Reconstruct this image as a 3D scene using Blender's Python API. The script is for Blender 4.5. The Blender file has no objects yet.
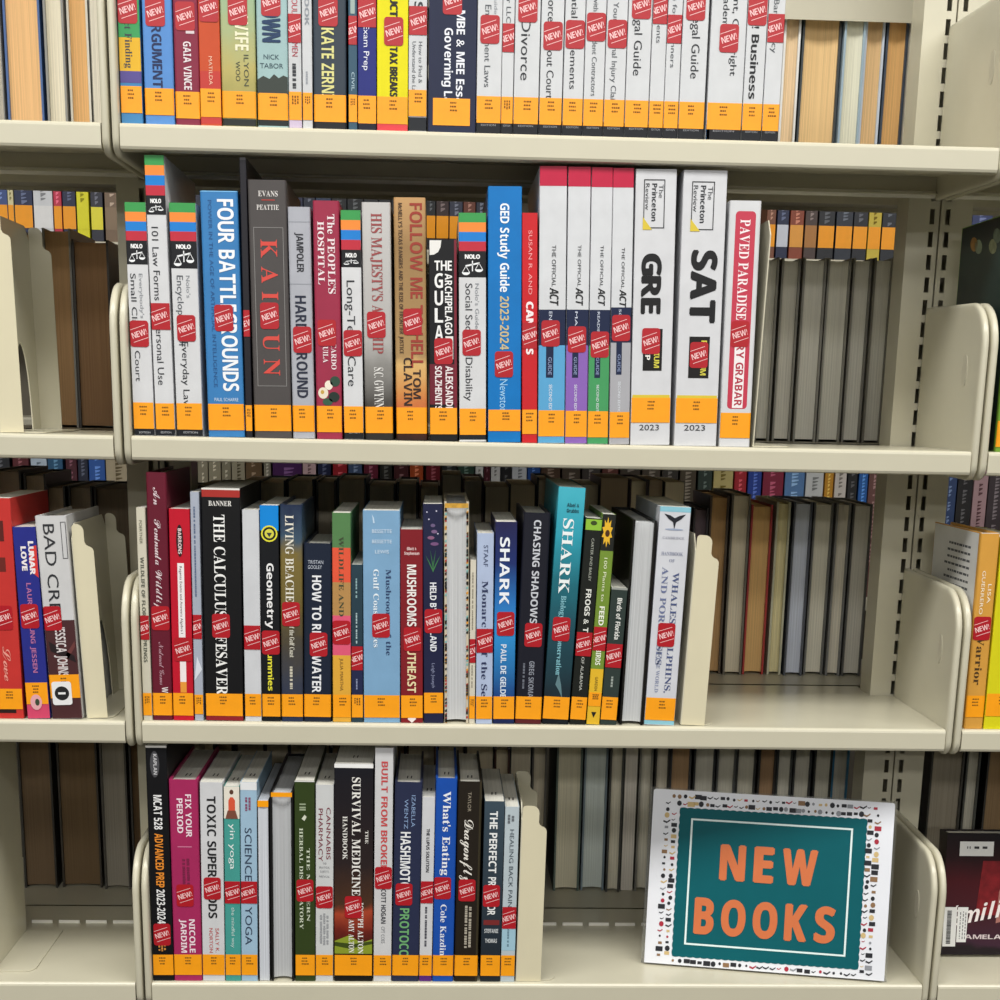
import bpy, bmesh, math, random
from mathutils import Vector, Matrix
random.seed(7)
SC = bpy.context.scene
COL = SC.collection

# ------------------------------------------------------------------ camera
FL, PY = 1.4809, 0.76                       # focal length / frame width, height of the optical axis in the frame
CAM = Vector((0.322, -1.604, -0.2667)); PITCH, YAW, ROLL = 0.2358, -0.0449, 0.0202
def cam_axes():
    cp, sp = math.cos(PITCH), math.sin(PITCH)
    Rz = Matrix.Rotation(YAW, 3, 'Z')
    f, u, r = Rz @ Vector((0, cp, -sp)), Rz @ Vector((0, sp, cp)), Rz @ Vector((1, 0, 0))
    c, s = math.cos(ROLL), math.sin(ROLL)
    return c*r + s*u, -s*r + c*u, f
RT, UP, FW = cam_axes()
cd = bpy.data.cameras.new('camera'); cam = bpy.data.objects.new('camera', cd); COL.objects.link(cam)
cd.sensor_width = 36; cd.lens = FL*36; cd.shift_y = PY-0.5; cd.clip_start = .05
cam.matrix_world = Matrix((( RT.x, UP.x, -FW.x, CAM.x), (RT.y, UP.y, -FW.y, CAM.y), (RT.z, UP.z, -FW.z, CAM.z), (0, 0, 0, 1)))
SC.camera = cam
# ------------------------------------------------------------------ world and light
w = bpy.data.worlds.new('room_light'); SC.world = w; w.use_nodes = True
bg = w.node_tree.nodes['Background']; bg.inputs[0].default_value = (.93, .97, 1, 1); bg.inputs[1].default_value = .12
def area(name, loc, sx, sy, power, rot=(0, 0, 0), col=(1, .985, .95)):
    l = bpy.data.lights.new(name, 'AREA'); l.shape = 'RECTANGLE'; l.size = sx; l.size_y = sy; l.energy = power; l.color = col
    o = bpy.data.objects.new(name, l); o.location = loc; o.rotation_euler = rot; COL.objects.link(o); return o
for yy, pw in ((-1.1, 155), (-3.4, 85), (-5.7, 175), (-8.0, 260)): area('ceiling_light_row', (.4, yy, 1.45), 6.0, .6, pw)
area('ceiling_light_next_aisle', (.4, .82, 1.45), 5.0, .3, 9)
SC.view_settings.view_transform = 'Standard'; SC.view_settings.look = 'None'
SC.view_settings.gamma = 1; SC.view_settings.use_curve_mapping = False
SC.view_settings.exposure = -.27

# ------------------------------------------------------------------ helpers
S, WB, PITCHX = .3064, .895, .914           # shelf spacing, shelf width, bay pitch
def on_y(px, py, Y):                        # where the sight line through a photo point meets the plane y = Y
    d = RT*((px-500)/(1000*FL)) + UP*((1000*PY-py)/(1000*FL)) + FW
    return CAM + d*((Y-CAM.y)/d.y)
def on_z(px, py, Z):
    d = RT*((px-500)/(1000*FL)) + UP*((1000*PY-py)/(1000*FL)) + FW
    return CAM + d*((Z-CAM.z)/d.z)
def proj(P):
    q = Vector(P)-CAM; z = q.dot(FW)
    return 500+1000*FL*q.dot(RT)/z, 1000*PY-1000*FL*q.dot(UP)/z
def lin(c):
    if isinstance(c, str):
        c = [int(c[i:i+2], 16)/255 for i in (0, 2, 4)]
    return tuple((x/12.92 if x <= .04045 else ((x+.055)/1.055)**2.4) for x in c)+(1,)
MATS = {}
def mat(c, rough=.45, spec=.5, noise=.05, nscale=60, metal=0):
    key = (c, rough, spec, noise, nscale, metal)
    if key in MATS: return MATS[key]
    m = bpy.data.materials.new('surface_'+str(c)); m.use_nodes = True
    nt = m.node_tree; b = nt.nodes['Principled BSDF']
    b.inputs['Roughness'].default_value = rough; b.inputs['Specular IOR Level'].default_value = spec; b.inputs['Metallic'].default_value = metal
    col = lin(c)
    if noise:
        tc = nt.nodes.new('ShaderNodeTexCoord'); n = nt.nodes.new('ShaderNodeTexNoise'); r = nt.nodes.new('ShaderNodeValToRGB')
        n.inputs['Scale'].default_value = nscale; n.inputs['Detail'].default_value = 3
        r.color_ramp.elements[0].position = .3; r.color_ramp.elements[1].position = .7
        r.color_ramp.elements[0].color = tuple(x*(1-noise) for x in col[:3])+(1,)
        r.color_ramp.elements[1].color = tuple(min(1, x*(1+noise)) for x in col[:3])+(1,)
        nt.links.new(tc.outputs['Object'], n.inputs['Vector']); nt.links.new(n.outputs['Fac'], r.inputs['Fac']); nt.links.new(r.outputs['Color'], b.inputs['Base Color'])
    else:
        b.inputs['Base Color'].default_value = col
    MATS[key] = m; return m
def art(stops, h, noise=.0, nscale=40):     # printed cover artwork: colours that change along the height of the spine
    key = ('art', tuple(stops), round(h, 4), noise)
    if key in MATS: return MATS[key]
    m = bpy.data.materials.new('printed_artwork'); m.use_nodes = True; nt = m.node_tree; b = nt.nodes['Principled BSDF']
    b.inputs['Roughness'].default_value = .4; b.inputs['Specular IOR Level'].default_value = .28
    tc = nt.nodes.new('ShaderNodeTexCoord'); sp = nt.nodes.new('ShaderNodeSeparateXYZ'); mp = nt.nodes.new('ShaderNodeMath'); mp.operation = 'MULTIPLY'; mp.inputs[1].default_value = 1/h
    r = nt.nodes.new('ShaderNodeValToRGB'); el = r.color_ramp.elements
    while len(el) < len(stops): el.new(.5)
    for e, (p, c) in zip(el, sorted(stops)): e.position = p; e.color = lin(c)
    nt.links.new(tc.outputs['Object'], sp.inputs[0]); nt.links.new(sp.outputs['Z'], mp.inputs[0])
    if noise:
        n = nt.nodes.new('ShaderNodeTexNoise'); n.inputs['Scale'].default_value = nscale; n.inputs['Detail'].default_value = 4
        a = nt.nodes.new('ShaderNodeMath'); a.operation = 'MULTIPLY_ADD'; a.inputs[1].default_value = noise; 
        a2 = nt.nodes.new('ShaderNodeMath'); a2.operation = 'ADD'; a2.inputs[1].default_value = -noise/2
        nt.links.new(tc.outputs['Object'], n.inputs['Vector']); nt.links.new(n.outputs['Fac'], a.inputs[0]); nt.links.new(mp.outputs[0], a.inputs[2])
        nt.links.new(a.outputs[0], a2.inputs[0]); nt.links.new(a2.outputs[0], r.inputs['Fac'])
    else: nt.links.new(mp.outputs[0], r.inputs['Fac'])
    nt.links.new(r.outputs['Color'], b.inputs['Base Color']); MATS[key] = m; return m
def pages(c):                               # paper edges: fine leaves across the thickness of the block
    key = ('pages', c)
    if key in MATS: return MATS[key]
    m = bpy.data.materials.new('paper_edges'); m.use_nodes = True; nt = m.node_tree; b = nt.nodes['Principled BSDF']
    b.inputs['Roughness'].default_value = .8; b.inputs['Specular IOR Level'].default_value = .2
    tc = nt.nodes.new('ShaderNodeTexCoord'); mp = nt.nodes.new('ShaderNodeMapping'); n = nt.nodes.new('ShaderNodeTexNoise'); r = nt.nodes.new('ShaderNodeValToRGB')
    mp.inputs['Scale'].default_value = (1400, 3, 4); n.inputs['Scale'].default_value = 1; n.inputs['Detail'].default_value = 2
    col = lin(c); r.color_ramp.elements[0].position = .3; r.color_ramp.elements[1].position = .7
    r.color_ramp.elements[0].color = tuple(x*.8 for x in col[:3])+(1,); r.color_ramp.elements[1].color = tuple(min(1, x*1.08) for x in col[:3])+(1,)
    nt.links.new(tc.outputs['Object'], mp.inputs[0]); nt.links.new(mp.outputs[0], n.inputs['Vector']); nt.links.new(n.outputs['Fac'], r.inputs['Fac']); nt.links.new(r.outputs['Color'], b.inputs['Base Color'])
    MATS[key] = m; return m
METAL = mat('cbc6b0', .27, .5, .015, 25)
METAL_D = mat('c0bba7', .35, .45, .02, 25)

def mk(name, verts, faces, m, parent=None, smooth=False):
    me = bpy.data.meshes.new(name); me.from_pydata([tuple(v) for v in verts], [], faces)
    bm = bmesh.new(); bm.from_mesh(me); bmesh.ops.recalc_face_normals(bm, faces=bm.faces); bm.to_mesh(me); bm.free()
    me.materials.append(m)
    if smooth:
        for p in me.polygons: p.use_smooth = True
    o = bpy.data.objects.new(name, me); COL.objects.link(o)
    if parent: o.parent = parent
    return o
class MB:
    def __init__(s): s.v = []; s.f = []
    def box(s, x0, x1, y0, y1, z0, z1):
        b = len(s.v); s.v += [(x, y, z) for x in (x0, x1) for y in (y0, y1) for z in (z0, z1)]
        s.f += [tuple(b+i for i in q) for q in ((0, 1, 3, 2), (4, 6, 7, 5), (0, 4, 5, 1), (2, 3, 7, 6), (0, 2, 6, 4), (1, 5, 7, 3))]; return s
    def prism(s, poly, a0, a1, f):          # closed polygon swept from a0 to a1; f(p, q, a) gives the point
        b = len(s.v); n = len(poly)
        s.v += [f(p, q, a0) for p, q in poly]+[f(p, q, a1) for p, q in poly]
        s.f += [tuple(b+i for i in range(n)), tuple(b+n+i for i in reversed(range(n)))]
        s.f += [(b+i, b+(i+1) % n, b+n+(i+1) % n, b+n+i) for i in range(n)]; return s
    def flat(s, pts):
        b = len(s.v); s.v += pts; s.f.append(tuple(range(b, b+len(pts)))); return s
    def build(s, name, m, parent=None, smooth=False): return mk(name, s.v, s.f, m, parent, smooth)
def thing(name, label, cat, loc=(0, 0, 0), group=None):
    o = bpy.data.objects.new(name, None); COL.objects.link(o); o.empty_display_size = .02; o.location = loc
    o['label'] = label; o['category'] = cat
    if group: o['group'] = group
    return o
def tag(o, label, cat, group=None):
    o['label'] = label; o['category'] = cat
    if group: o['group'] = group
    return o
def arc(cx, cy, r, a0, a1, n=6): return [(cx+r*math.cos(math.radians(a0+(a1-a0)*i/n)), cy+r*math.sin(math.radians(a0+(a1-a0)*i/n))) for i in range(n+1)]
def rrect(x0, x1, y0, y1, r):
    return arc(x1-r, y1-r, r, 0, 90)+arc(x0+r, y1-r, r, 90, 180)+arc(x0+r, y0+r, r, 180, 270)+arc(x1-r, y0+r, r, 270, 360)

# lettering ---------------------------------------------------------
def uni(ch, st):
    base = {'s': (0x1D400, 0x1D41A, 0x1D7CE), 'c': (0x1D4D0, 0x1D4EA, None), 'b': (0x1D5D4, 0x1D5EE, 0x1D7EC), 'i': (0x1D63C, 0x1D656, None)}[st]
    if 'A' <= ch <= 'Z': return chr(base[0]+ord(ch)-65)
    if 'a' <= ch <= 'z': return chr(base[1]+ord(ch)-97)
    if ch.isdigit() and base[2]: return chr(base[2]+ord(ch)-48)
    return ch
GL = {}
def raw(body, off=0, shear=0):
    c = bpy.data.curves.new('letters', 'FONT'); c.body = body; c.resolution_u = 3; c.offset = off; c.shear = shear
    o = bpy.data.objects.new('letters', c); m = bpy.data.meshes.new_from_object(o)
    v = [(p.co.x, p.co.y) for p in m.vertices]; f = [tuple(p.vertices) for p in m.polygons]
    bpy.data.objects.remove(o); bpy.data.curves.remove(c); bpy.data.meshes.remove(m)
    return v, f
def glyphs(s, st):
    key = (s, st)
    if key in GL: return GL[key]
    heavy = st == 'k'; st = 'b' if heavy else st
    if st in 'scbi':
        V, F, x = [], [], 0
        for ch in s:
            if ch == ' ': x += .3; continue
            k = ('g', ch, st)
            if k not in GL: GL[k] = raw(uni(ch, st))
            v, f = GL[k]
            if not v: continue
            lo = min(p[0] for p in v); hi = max(p[0] for p in v); b = len(V)
            V += [(p[0]-lo+x, p[1]) for p in v]; F += [tuple(i+b for i in q) for q in f]; x += hi-lo+{'s': .05, 'c': -.01, 'b': .075, 'i': .04}[st]
        if heavy:
            n = len(V); V0, F0 = list(V), list(F)
            for j, (dx, dy) in enumerate(((.035, .0), (-.035, 0), (0, .02), (0, -.02))): V += [(p[0]+dx, p[1]+dy, .00002*(j+1)) for p in V0]; F += [tuple(i+n*(j+1) for i in q) for q in F0]
        r = (V, F)
    else: r = raw(s, 0)
    lo = min(p[0] for p in r[0]); hi = max(p[0] for p in r[0])
    r = ([((p[0]-lo)/(hi-lo), p[1]/.7, p[2] if len(p) > 2 else 0) for p in r[0]], r[1]); GL[key] = r; return r

def slab(name, x0, x1, y0, y1, z0, z1, m):
    o = MB().box(x0, x1, y0, y1, z0, z1).build(name, m); o['kind'] = 'structure'
slab('floor', -4, 5, -9.5, 1.52, -1.76, -1.7, mat('4a4744', .9, .2, .15, 30))
slab('ceiling', -4, 5, -9.5, 1.52, 1.5, 1.56, mat('e4e2dc', .9, .2, .03, 10))
slab('wall_back', -4, 5, 1.5, 1.56, -1.7, 1.5, mat('6a6458', .8, .3, .03, 5))

# ------------------------------------------------------------------ the shelving
def shelf_profile(depth, back):             # side view (y, z); top at z = 0, lip at y = 0
    p = [(0, -.004)]+[(.004-.004*math.cos(math.radians(a)), -.004+.004*math.sin(math.radians(a))) for a in (30, 60, 90)]
    p += [(depth, 0), (depth, -back), (depth-.012, -back), (depth-.012, -back+.0015), (depth-.0015, -back+.0015), (depth-.0015, -.0015), (.0025, -.0015)]
    p += [(.0025, -.0235), (.014, -.0235), (.014, -.0255), (.004, -.0255), (.001, -.0245), (0, -.022)]
    return p
def bracket_outline():                      # side view (y, z) of an end bracket; z = 0 is the shelf top
    return [(.198, -.027)]+[(.02, -.031)]+arc(.016, -.014, .017, 270, 180, 5)+arc(.046, .108, .048, 180, 97, 9)+[(.198, .160)]
def make_bracket(name, x0, x1, parent):     # formed sheet with a rounded free edge
    out = bracket_outline(); mb = MB(); xm, hw = (x0+x1)/2, (x1-x0)/2; n = len(out)
    nor = []
    for i in range(n):
        a, b = out[max(i-1, 0)], out[min(i+1, n-1)]; t = Vector((b[0]-a[0], b[1]-a[1])).normalized(); nor.append(Vector((t.y, -t.x)))
    prof = [(-1, .0075), (-.96, .004), (-.8, .0013), (-.4, 0), (.4, 0), (.8, .0013), (.96, .004), (1, .0075)]
    for fx, ins in prof:
        for i, (p, q) in enumerate(out):
            d = nor[i]*ins
            mb.v.append((xm+fx*hw, p+(d.x if 0 < i < n-1 else 0), q+d.y))
    for k in range(len(prof)-1):
        for i in range(n-1): mb.f.append((k*n+i, k*n+i+1, (k+1)*n+i+1, (k+1)*n+i))
    mb.f += [tuple(range(n)), tuple(range((len(prof)-1)*n, len(prof)*n))]
    o = mb.build(name, METAL, parent); me = o.data
    for p in me.polygons: p.use_smooth = len(p.vertices) == 4
    return o
def dent(x, parent):                        # oval pressed mark on the face of a bracket
    mb = MB(); ring = [(.045+.007*math.cos(2*math.pi*k/14), .085+.017*math.sin(2*math.pi*k/14)) for k in range(14)]
    mb.prism(ring, x-.0005, x+.0005, lambda p, q, a: (a, p, q)); mb.build('pressed_mark', METAL_D, parent)
ROWN = ['top shelf', 'second shelf', 'third shelf', 'lowest shelf']
def make_shelf(x0, x1, z, label, name='metal_shelf', lbr=True, rbr=True, group='front metal shelves'):
    r = thing(name, label, 'shelf', (x0, 0, z), group); L = x1-x0
    mb = MB(); mb.prism(shelf_profile(.2, .022), 0, L, lambda p, q, a: (a, p, q)); mb.build('shelf_board', METAL, r)
    mb = MB(); mb.prism([(.1935+.0042*math.cos(i*.5236), -.0215+.0042*math.sin(i*.5236)) for i in range(12)], .002, L-.002, lambda p, q, a: (a, p, q)); mb.build('highlight_bead', mat('f2efe4', .18, .6, 0), r, True)  # added bead whose white colour imitates light caught along the rear flange
    if 'lowest' in label:
        mb = MB()
        for i in range(int(L/.034)): mb.box(.012+i*.034, .012+i*.034+.026, .1985, .1995, .0001, .0042)
        mb.build('slit_light_dashes', mat('f0eee4', .3, .5, 0), r)  # pale dashes added in place of light showing through the rear slits
    if lbr: b = make_bracket('end_bracket', -.0083, -.0004, r); dent(-.0004, b)
    if rbr: b = make_bracket('end_bracket', L+.0004, L+.0083, r); dent(L+.0004, b)
    return r
bays = [(-PITCHX, 'left bay'), (0, 'middle bay'), (PITCHX, 'right bay')]
for bx, bn in bays:
    for k in range(4):
        w_ = {'left bay': 'at far left', 'middle bay': 'across the middle', 'right bay': 'at far right'}[bn]
        what = {('left bay', 0): 'with only tan page edges behind it', ('left bay', 1): 'holding a cream bookend', ('left bay', 2): 'holding three leaning books and a bookend', ('left bay', 3): 'nearly empty, with a dark red book',
                ('middle bay', 0): 'packed with white law guides', ('middle bay', 1): 'packed with test prep and history books', ('middle bay', 2): 'holding nature books and an empty end', ('middle bay', 3): 'holding health books and a teal sign',
                ('right bay', 0): 'above the green spined book', ('right bay', 1): 'holding a green spined book', ('right bay', 2): 'holding a gold and a yellow book', ('right bay', 3): 'holding a dark cover facing out'}[(bn, k)]
        make_shelf(bx, bx+WB, -S*k, f'beige metal {ROWN[k]} {w_}, {what}')
# shelves of the far side of the same range, back to back with the front ones
for bx, bn in bays:
    for k in range(-1, 4):
        if k == -1 and bn != 'middle bay': continue
        z = -S*k if k >= 0 else on_y(850, 21, .325).z+.046
        side = {'left bay': 'left', 'middle bay': 'middle', 'right bay': 'right'}[bn]
        r = thing('rear_shelf', f'beige metal shelf behind the {ROWN[k]} of the {side} bay, carrying books turned away' if k >= 0 else 'beige metal shelf back hanging above the tan page edges, upper right', 'shelf', (bx, .268 if k >= 0 else .345, z), 'rear metal shelves')
        mb = MB(); mb.box(-.009, WB+.009, 0, .21, -.002, 0); mb.box(-.009, WB+.009, .207, .21, -.007, 0); mb.box(-.009, WB+.009, 0, .0015, -.024, 0)
        if k == -1: mb.box(.03, WB+.004, -.02, -.0185, -.046, .05); mb.box(.03, WB+.004, -.02, 0, -.0015, 0)
        mb.build('shelf_board', METAL_D, r)
        if k >= 0:
            mb = MB(); mb.box(.026, WB-.026, -.0665, 0, -.0024, -.0008); mb.build('back_ledge', METAL, r)
# slotted posts
def make_post(xc, label):
    r = thing('slotted_post', label, 'post', (xc, .203, 0), 'slotted steel posts'); z0, z1 = -1.15, .5
    for sgn in (-1, 1):
        mb = MB(); xs = sorted([sgn*.001, sgn*(.0093-.0028), sgn*(.0093+.0028), sgn*.038])
        zs = [z0]; z = .1591-.0254*50
        while z < z1-.02: zs += [z-.0085, z+.0085]; z += .0254
        zs.append(z1)
        V = [(x, 0, zz) for zz in zs for x in xs]; F = []
        for j in range(len(zs)-1):
            for i in range(3):
                if i == 1 and j % 2 == 1: continue
                a = j*4+i; F.append((a, a+1, a+5, a+4))
        mb.v = V; mb.f = F
        # slots get thickness; outer flange steps back, then the channel closes
        def pane(pts): 
            b = len(mb.v); mb.v += pts; mb.f.append((b, b+1, b+2, b+3))
        for j in range(1, len(zs)-1, 2):
            a, b_ = zs[j], zs[j+1]; xa, xb = xs[1], xs[2]
            pane([(xa, 0, a), (xa, .002, a), (xa, .002, b_), (xa, 0, b_)]); pane([(xb, 0, a), (xb, .002, a), (xb, .002, b_), (xb, 0, b_)])
            pane([(xa, 0, a), (xb, 0, a), (xb, .002, a), (xa, .002, a)]); pane([(xa, 0, b_), (xb, 0, b_), (xb, .002, b_), (xa, .002, b_)])
        xo = sgn*.038; xi = sgn*.001
        pane([(xo, 0, z0), (xo, .045, z0), (xo, .045, z1), (xo, 0, z1)]); pane([(xi, 0, z0), (xi, .045, z0), (xi, .045, z1), (xi, 0, z1)])
        pane([(xi, .045, z0), (xo, .045, z0), (xo, .045, z1), (xi, .045, z1)]); pane([(xi, 0, z0), (xo, 0, z0), (xo, .045, z0), (xi, .045, z0)]); pane([(xi, 0, z1), (xo, 0, z1), (xo, .045, z1), (xi, .045, z1)])
        mb.build('slotted_channel', METAL, r)
make_post(-.0095, 'beige slotted steel post behind the brackets on the left')
make_post(WB+.0095, 'beige slotted steel post with two columns of holes on the right')

# ------------------------------------------------------------------ books
RED, ORANGE, WHITE, BLACK = 'b01622', 'fba20c', 'eef0f2', '16161a'
def book_body(root, w, h, dp, cover, page, hard, spine_front=True):
    t = min(.0026 if hard else .0007, w*.14); iz = .003 if hard else .0003
    r = min(.0022 if hard else .0009, w*.2)
    out = [(0, dp)]+[(r-r*math.cos(math.radians(a)), r-r*math.sin(math.radians(a))) for a in (0, 30, 60, 90)]+[(w-r+r*math.sin(math.radians(a)), r-r*math.cos(math.radians(a))) for a in (0, 30, 60, 90)]+[(w, dp)]
    inn = [(w-t, dp), (w-t, max(t, r)), (t, max(t, r)), (t, dp)]
    poly = out+inn
    g = (lambda p, q, a: (p, q, a)) if spine_front else (lambda p, q, a: (w-p, dp-q, a))
    MB().prism(poly, 0, h, g).build('cover', cover, root)
    y0, y1 = max(t, r), dp-(.004 if hard else .0004)
    if not spine_front: y0, y1 = dp-y1, dp-y0
    mb = MB(); e = .00005
    if spine_front or w < .008: mb.box(t+e, w-t-e, y0+e, y1, iz, h-iz)
    else:                                   # hollow fore-edge curve
        n = 8; pts = [(t+e+(w-2*t-2*e)*i/n, y0+(.0035 if hard else .0006)*(math.sin(math.pi*i/n))) for i in range(n+1)]
        mb.prism(pts+[(w-t-e, y1-e), (t+e, y1-e)], iz, h-iz, lambda p, q, a: (p, q, a))
    return mb.build('page_block', page, root), r
def front(x, w, r):
    if x < r: return r-math.sqrt(max(0, r*r-(r-x)**2))
    if x > w-r: return r-math.sqrt(max(0, r*r-(x-w+r)**2))
    return 0
def wrap(name, root, w, r, z0, z1, u0, u1, m, lift):
    xs = sorted({u0*w, u1*w}|{x for x in (r*.3, r*.65, r, w-r, w-r*.65, w-r*.3) if u0*w < x < u1*w})
    V = [(x, front(x, w, r)-lift, z) for z in (z0, z1) for x in xs]; n = len(xs)
    return mk(name, V, [(i, i+1, n+i+1, n+i) for i in range(n-1)], m, root)
def letters(name, root, s, st, z_top, z_bot, x0, x1, m, lift, horiz=False):
    v, f = glyphs(s, st)
    if horiz: V = [(x0+p[0]*(x1-x0), -lift-p[2], z_bot+p[1]*(z_top-z_bot)) for p in v]
    else: V = [(x0+p[1]*(x1-x0), -lift-p[2], z_top-p[0]*(z_top-z_bot)) for p in v]
    return mk(name, V, f, m, root)
STICK = {}
def sticker(root, w, r, xc, zc):
    sw, sh = min(.0192, w*.985), .0264
    x0 = max(w*.008, min(xc-sw/2, w-sw-w*.008)); x1 = x0+sw; rr = min(.003, sw*.25)
    full = sw > w*.97
    if full: rr = .0003
    lift = .0005
    xs = sorted({x0+rr*q for q in (0, .13, .5, 1)}|{x1-rr*q for q in (0, .13, .5, 1)}|{x for x in (r*.3, r*.65, r, w-r, w-r*.65, w-r*.3) if x0 < x < x1})
    V = []
    for x in xs:
        e = max(0, rr-(x-x0), rr-(x1-x)); ins = rr-math.sqrt(max(0, rr*rr-e*e))
        V += [(x, front(x, w, r)-lift, zc-sh/2+ins), (x, front(x, w, r)-lift, zc+sh/2-ins)]
    o = mk('new_sticker', V, [(2*i, 2*i+2, 2*i+3, 2*i+1) for i in range(len(xs)-1)], mat(RED, .35, .5, .04, 90), root)
    v, f = glyphs('NEW!', 'b'); W_ = .0185; ca, sa = math.cos(.33), math.sin(.33); cx = (x0+x1)/2; cx = cx if not full else max(min(xc, w-.006), .006) if w > .012 else w/2
    V = []
    for p in v:
        a, b = (p[0]-.5)*W_*.86, (p[1]-.5)*.0058
        V.append((cx+a*ca-b*sa, zc+a*sa+b*ca))
    F = list(f)
    for dy, th in ((.0064, .00028), (-.0064, .00028)):
        b = len(V); F.append((b, b+1, b+2, b+3))
        for a, bb in ((-W_*.46, dy-th), (W_*.46, dy-th), (W_*.46, dy+th), (-W_*.46, dy+th)): V.append((cx+a*ca-bb*sa, zc+a*sa+bb*ca))
    # keep only what fits on the sticker face
    lo, hi = x0+.0004, x1-.0004
    bm = bmesh.new(); vs = [bm.verts.new((p, -lift-.00012, q)) for p, q in V]
    for q in F:
        try: bm.faces.new([vs[i] for i in q])
        except ValueError: pass
    for co, no in (((lo, 0, 0), (-1, 0, 0)), ((hi, 0, 0), (1, 0, 0))):
        bmesh.ops.bisect_plane(bm, geom=bm.verts[:]+bm.edges[:]+bm.faces[:], plane_co=co, plane_no=no, clear_outer=True)
    me = bpy.data.meshes.new('lettering'); bm.to_mesh(me); bm.free(); me.materials.append(mat('f3c6c6', .5, .4, 0))
    l = bpy.data.objects.new('lettering', me); COL.objects.link(l); l.parent = o
def call_label(root, w, r, z0, z1, u0=.01, u1=.99, col=ORANGE):
    o = wrap('call_number_label', root, w, r, z0, z1, u0, u1, mat(col, .4, .5, .03, 80), .00045)
    mb = MB(); H = z1-z0; cx = w*(.45+.1*random.random()); sw = min(.0055, w*.4)
    if w > .013:
        for i in range(3):
            zc = z1-H*(.16+.14*i); a = cx-sw/2-random.random()*.001; 
            while a < cx+sw/2: b = a+.0009+random.random()*.0012; mb.flat([(a, -.0006, zc-.0008), (b, -.0006, zc-.0008), (b, -.0006, zc+.0008), (a, -.0006, zc+.0008)]); a = b+.0005
    else:
        for i in range(3):
            xc = w*(.3+.2*i); z = z1-H*.14
            for _ in range(3): zz = z-.0012-random.random()*.0015; mb.flat([(xc-w*.06, -.0006, z), (xc+w*.06, -.0006, z), (xc+w*.06, -.0006, zz), (xc-w*.06, -.0006, zz)]); z = zz-.0008
    mb.build('print', mat('7d5214', .6, .3, 0), o)

def T(s, y0, y1, u0, u1, c=WHITE, st='b', h=0): return ('t', s, y0, y1, u0, u1, c, st, h)
def Bn(c, y0, y1, u0=0, u1=1): return ('b', c, y0, y1, u0, u1)
def X(fn): return ('x', fn)
ROWS = {}
def book(group, k, px, color, label, deco=(), st=None, lab=True, hard=False, dp=.155, ys=.007, page='d9d7cd', flip=False, stops=None, noise=0, labcol=ORANGE, labu=(.01, .99)):
    """px = bottom left, bottom right, top left, top right x and top y of the spine in the photo"""
    ROWS.setdefault((group, k), []).append(dict(k=k, px=px, c=color, label=label, deco=deco, st=st, lab=lab, hard=hard, dp=dp, ys=ys, page=page, flip=flip, stops=stops, noise=noise, labcol=labcol, labu=labu, group=group))
def build_rows():
    for (group, k), L in ROWS.items():
        for b in L:
            z = -S*k; xl, xr, tl, tr, yt = b['px']
            yb = proj((on_y((xl+xr)/2, 500, b['ys']).x, b['ys'], z)); 
            for _ in range(3): yb = proj((on_y((xl+xr)/2, yb[1], b['ys']).x, b['ys'], z))
            b['yb'] = yb[1]
            b['x0'] = on_y(xl, yb[1], b['ys']).x; x1 = on_y(xr, yb[1], b['ys']).x; b['w'] = x1-b['x0']
            P = on_y((tl+tr)/2 if tl is not None else (xl+xr)/2, yt, b['ys'])
            h = P.z-z
            b['a'] = 0 if tl is None else math.atan((P.x-b['x0']-b['w']/2)/h)
            b['h'] = h/math.cos(b['a'])-(b['w']*abs(math.sin(b['a'])) if b['a'] else 0)*.5
        L.sort(key=lambda b: b['x0'])
        for b in L:
            b['h'] = min(b['h'], (S-.029)/math.cos(b['a'])-b['w']*abs(math.sin(b['a']))) if k else b['h']
        b = L[0]; lo = {'books leaning in the left bay': -9}.get(group, PITCHX if group.endswith('right bay') else 0)+.0008-min(0, .17*math.sin(b['a'])); b['a'] = max(b['a'], -.006)
        if b['x0'] < lo: b['w'] -= min(lo-b['x0'], .004); b['x0'] = lo
        for p, q in zip(L, L[1:]):          # neighbours touch but never enter each other
            for zz in (0, min(p['h'], q['h'])):
                d = p['x0']+p['w']+zz*math.tan(p['a'])-(q['x0']+zz*math.tan(q['a']))+.0003
                d += max(0, p['w']*(1/math.cos(p['a'])-1))
                if d > 0:
                    q['x0'] += d/2; q['w'] -= d/2; p['w'] -= d/2
        for b in L: make_book(b)
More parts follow.
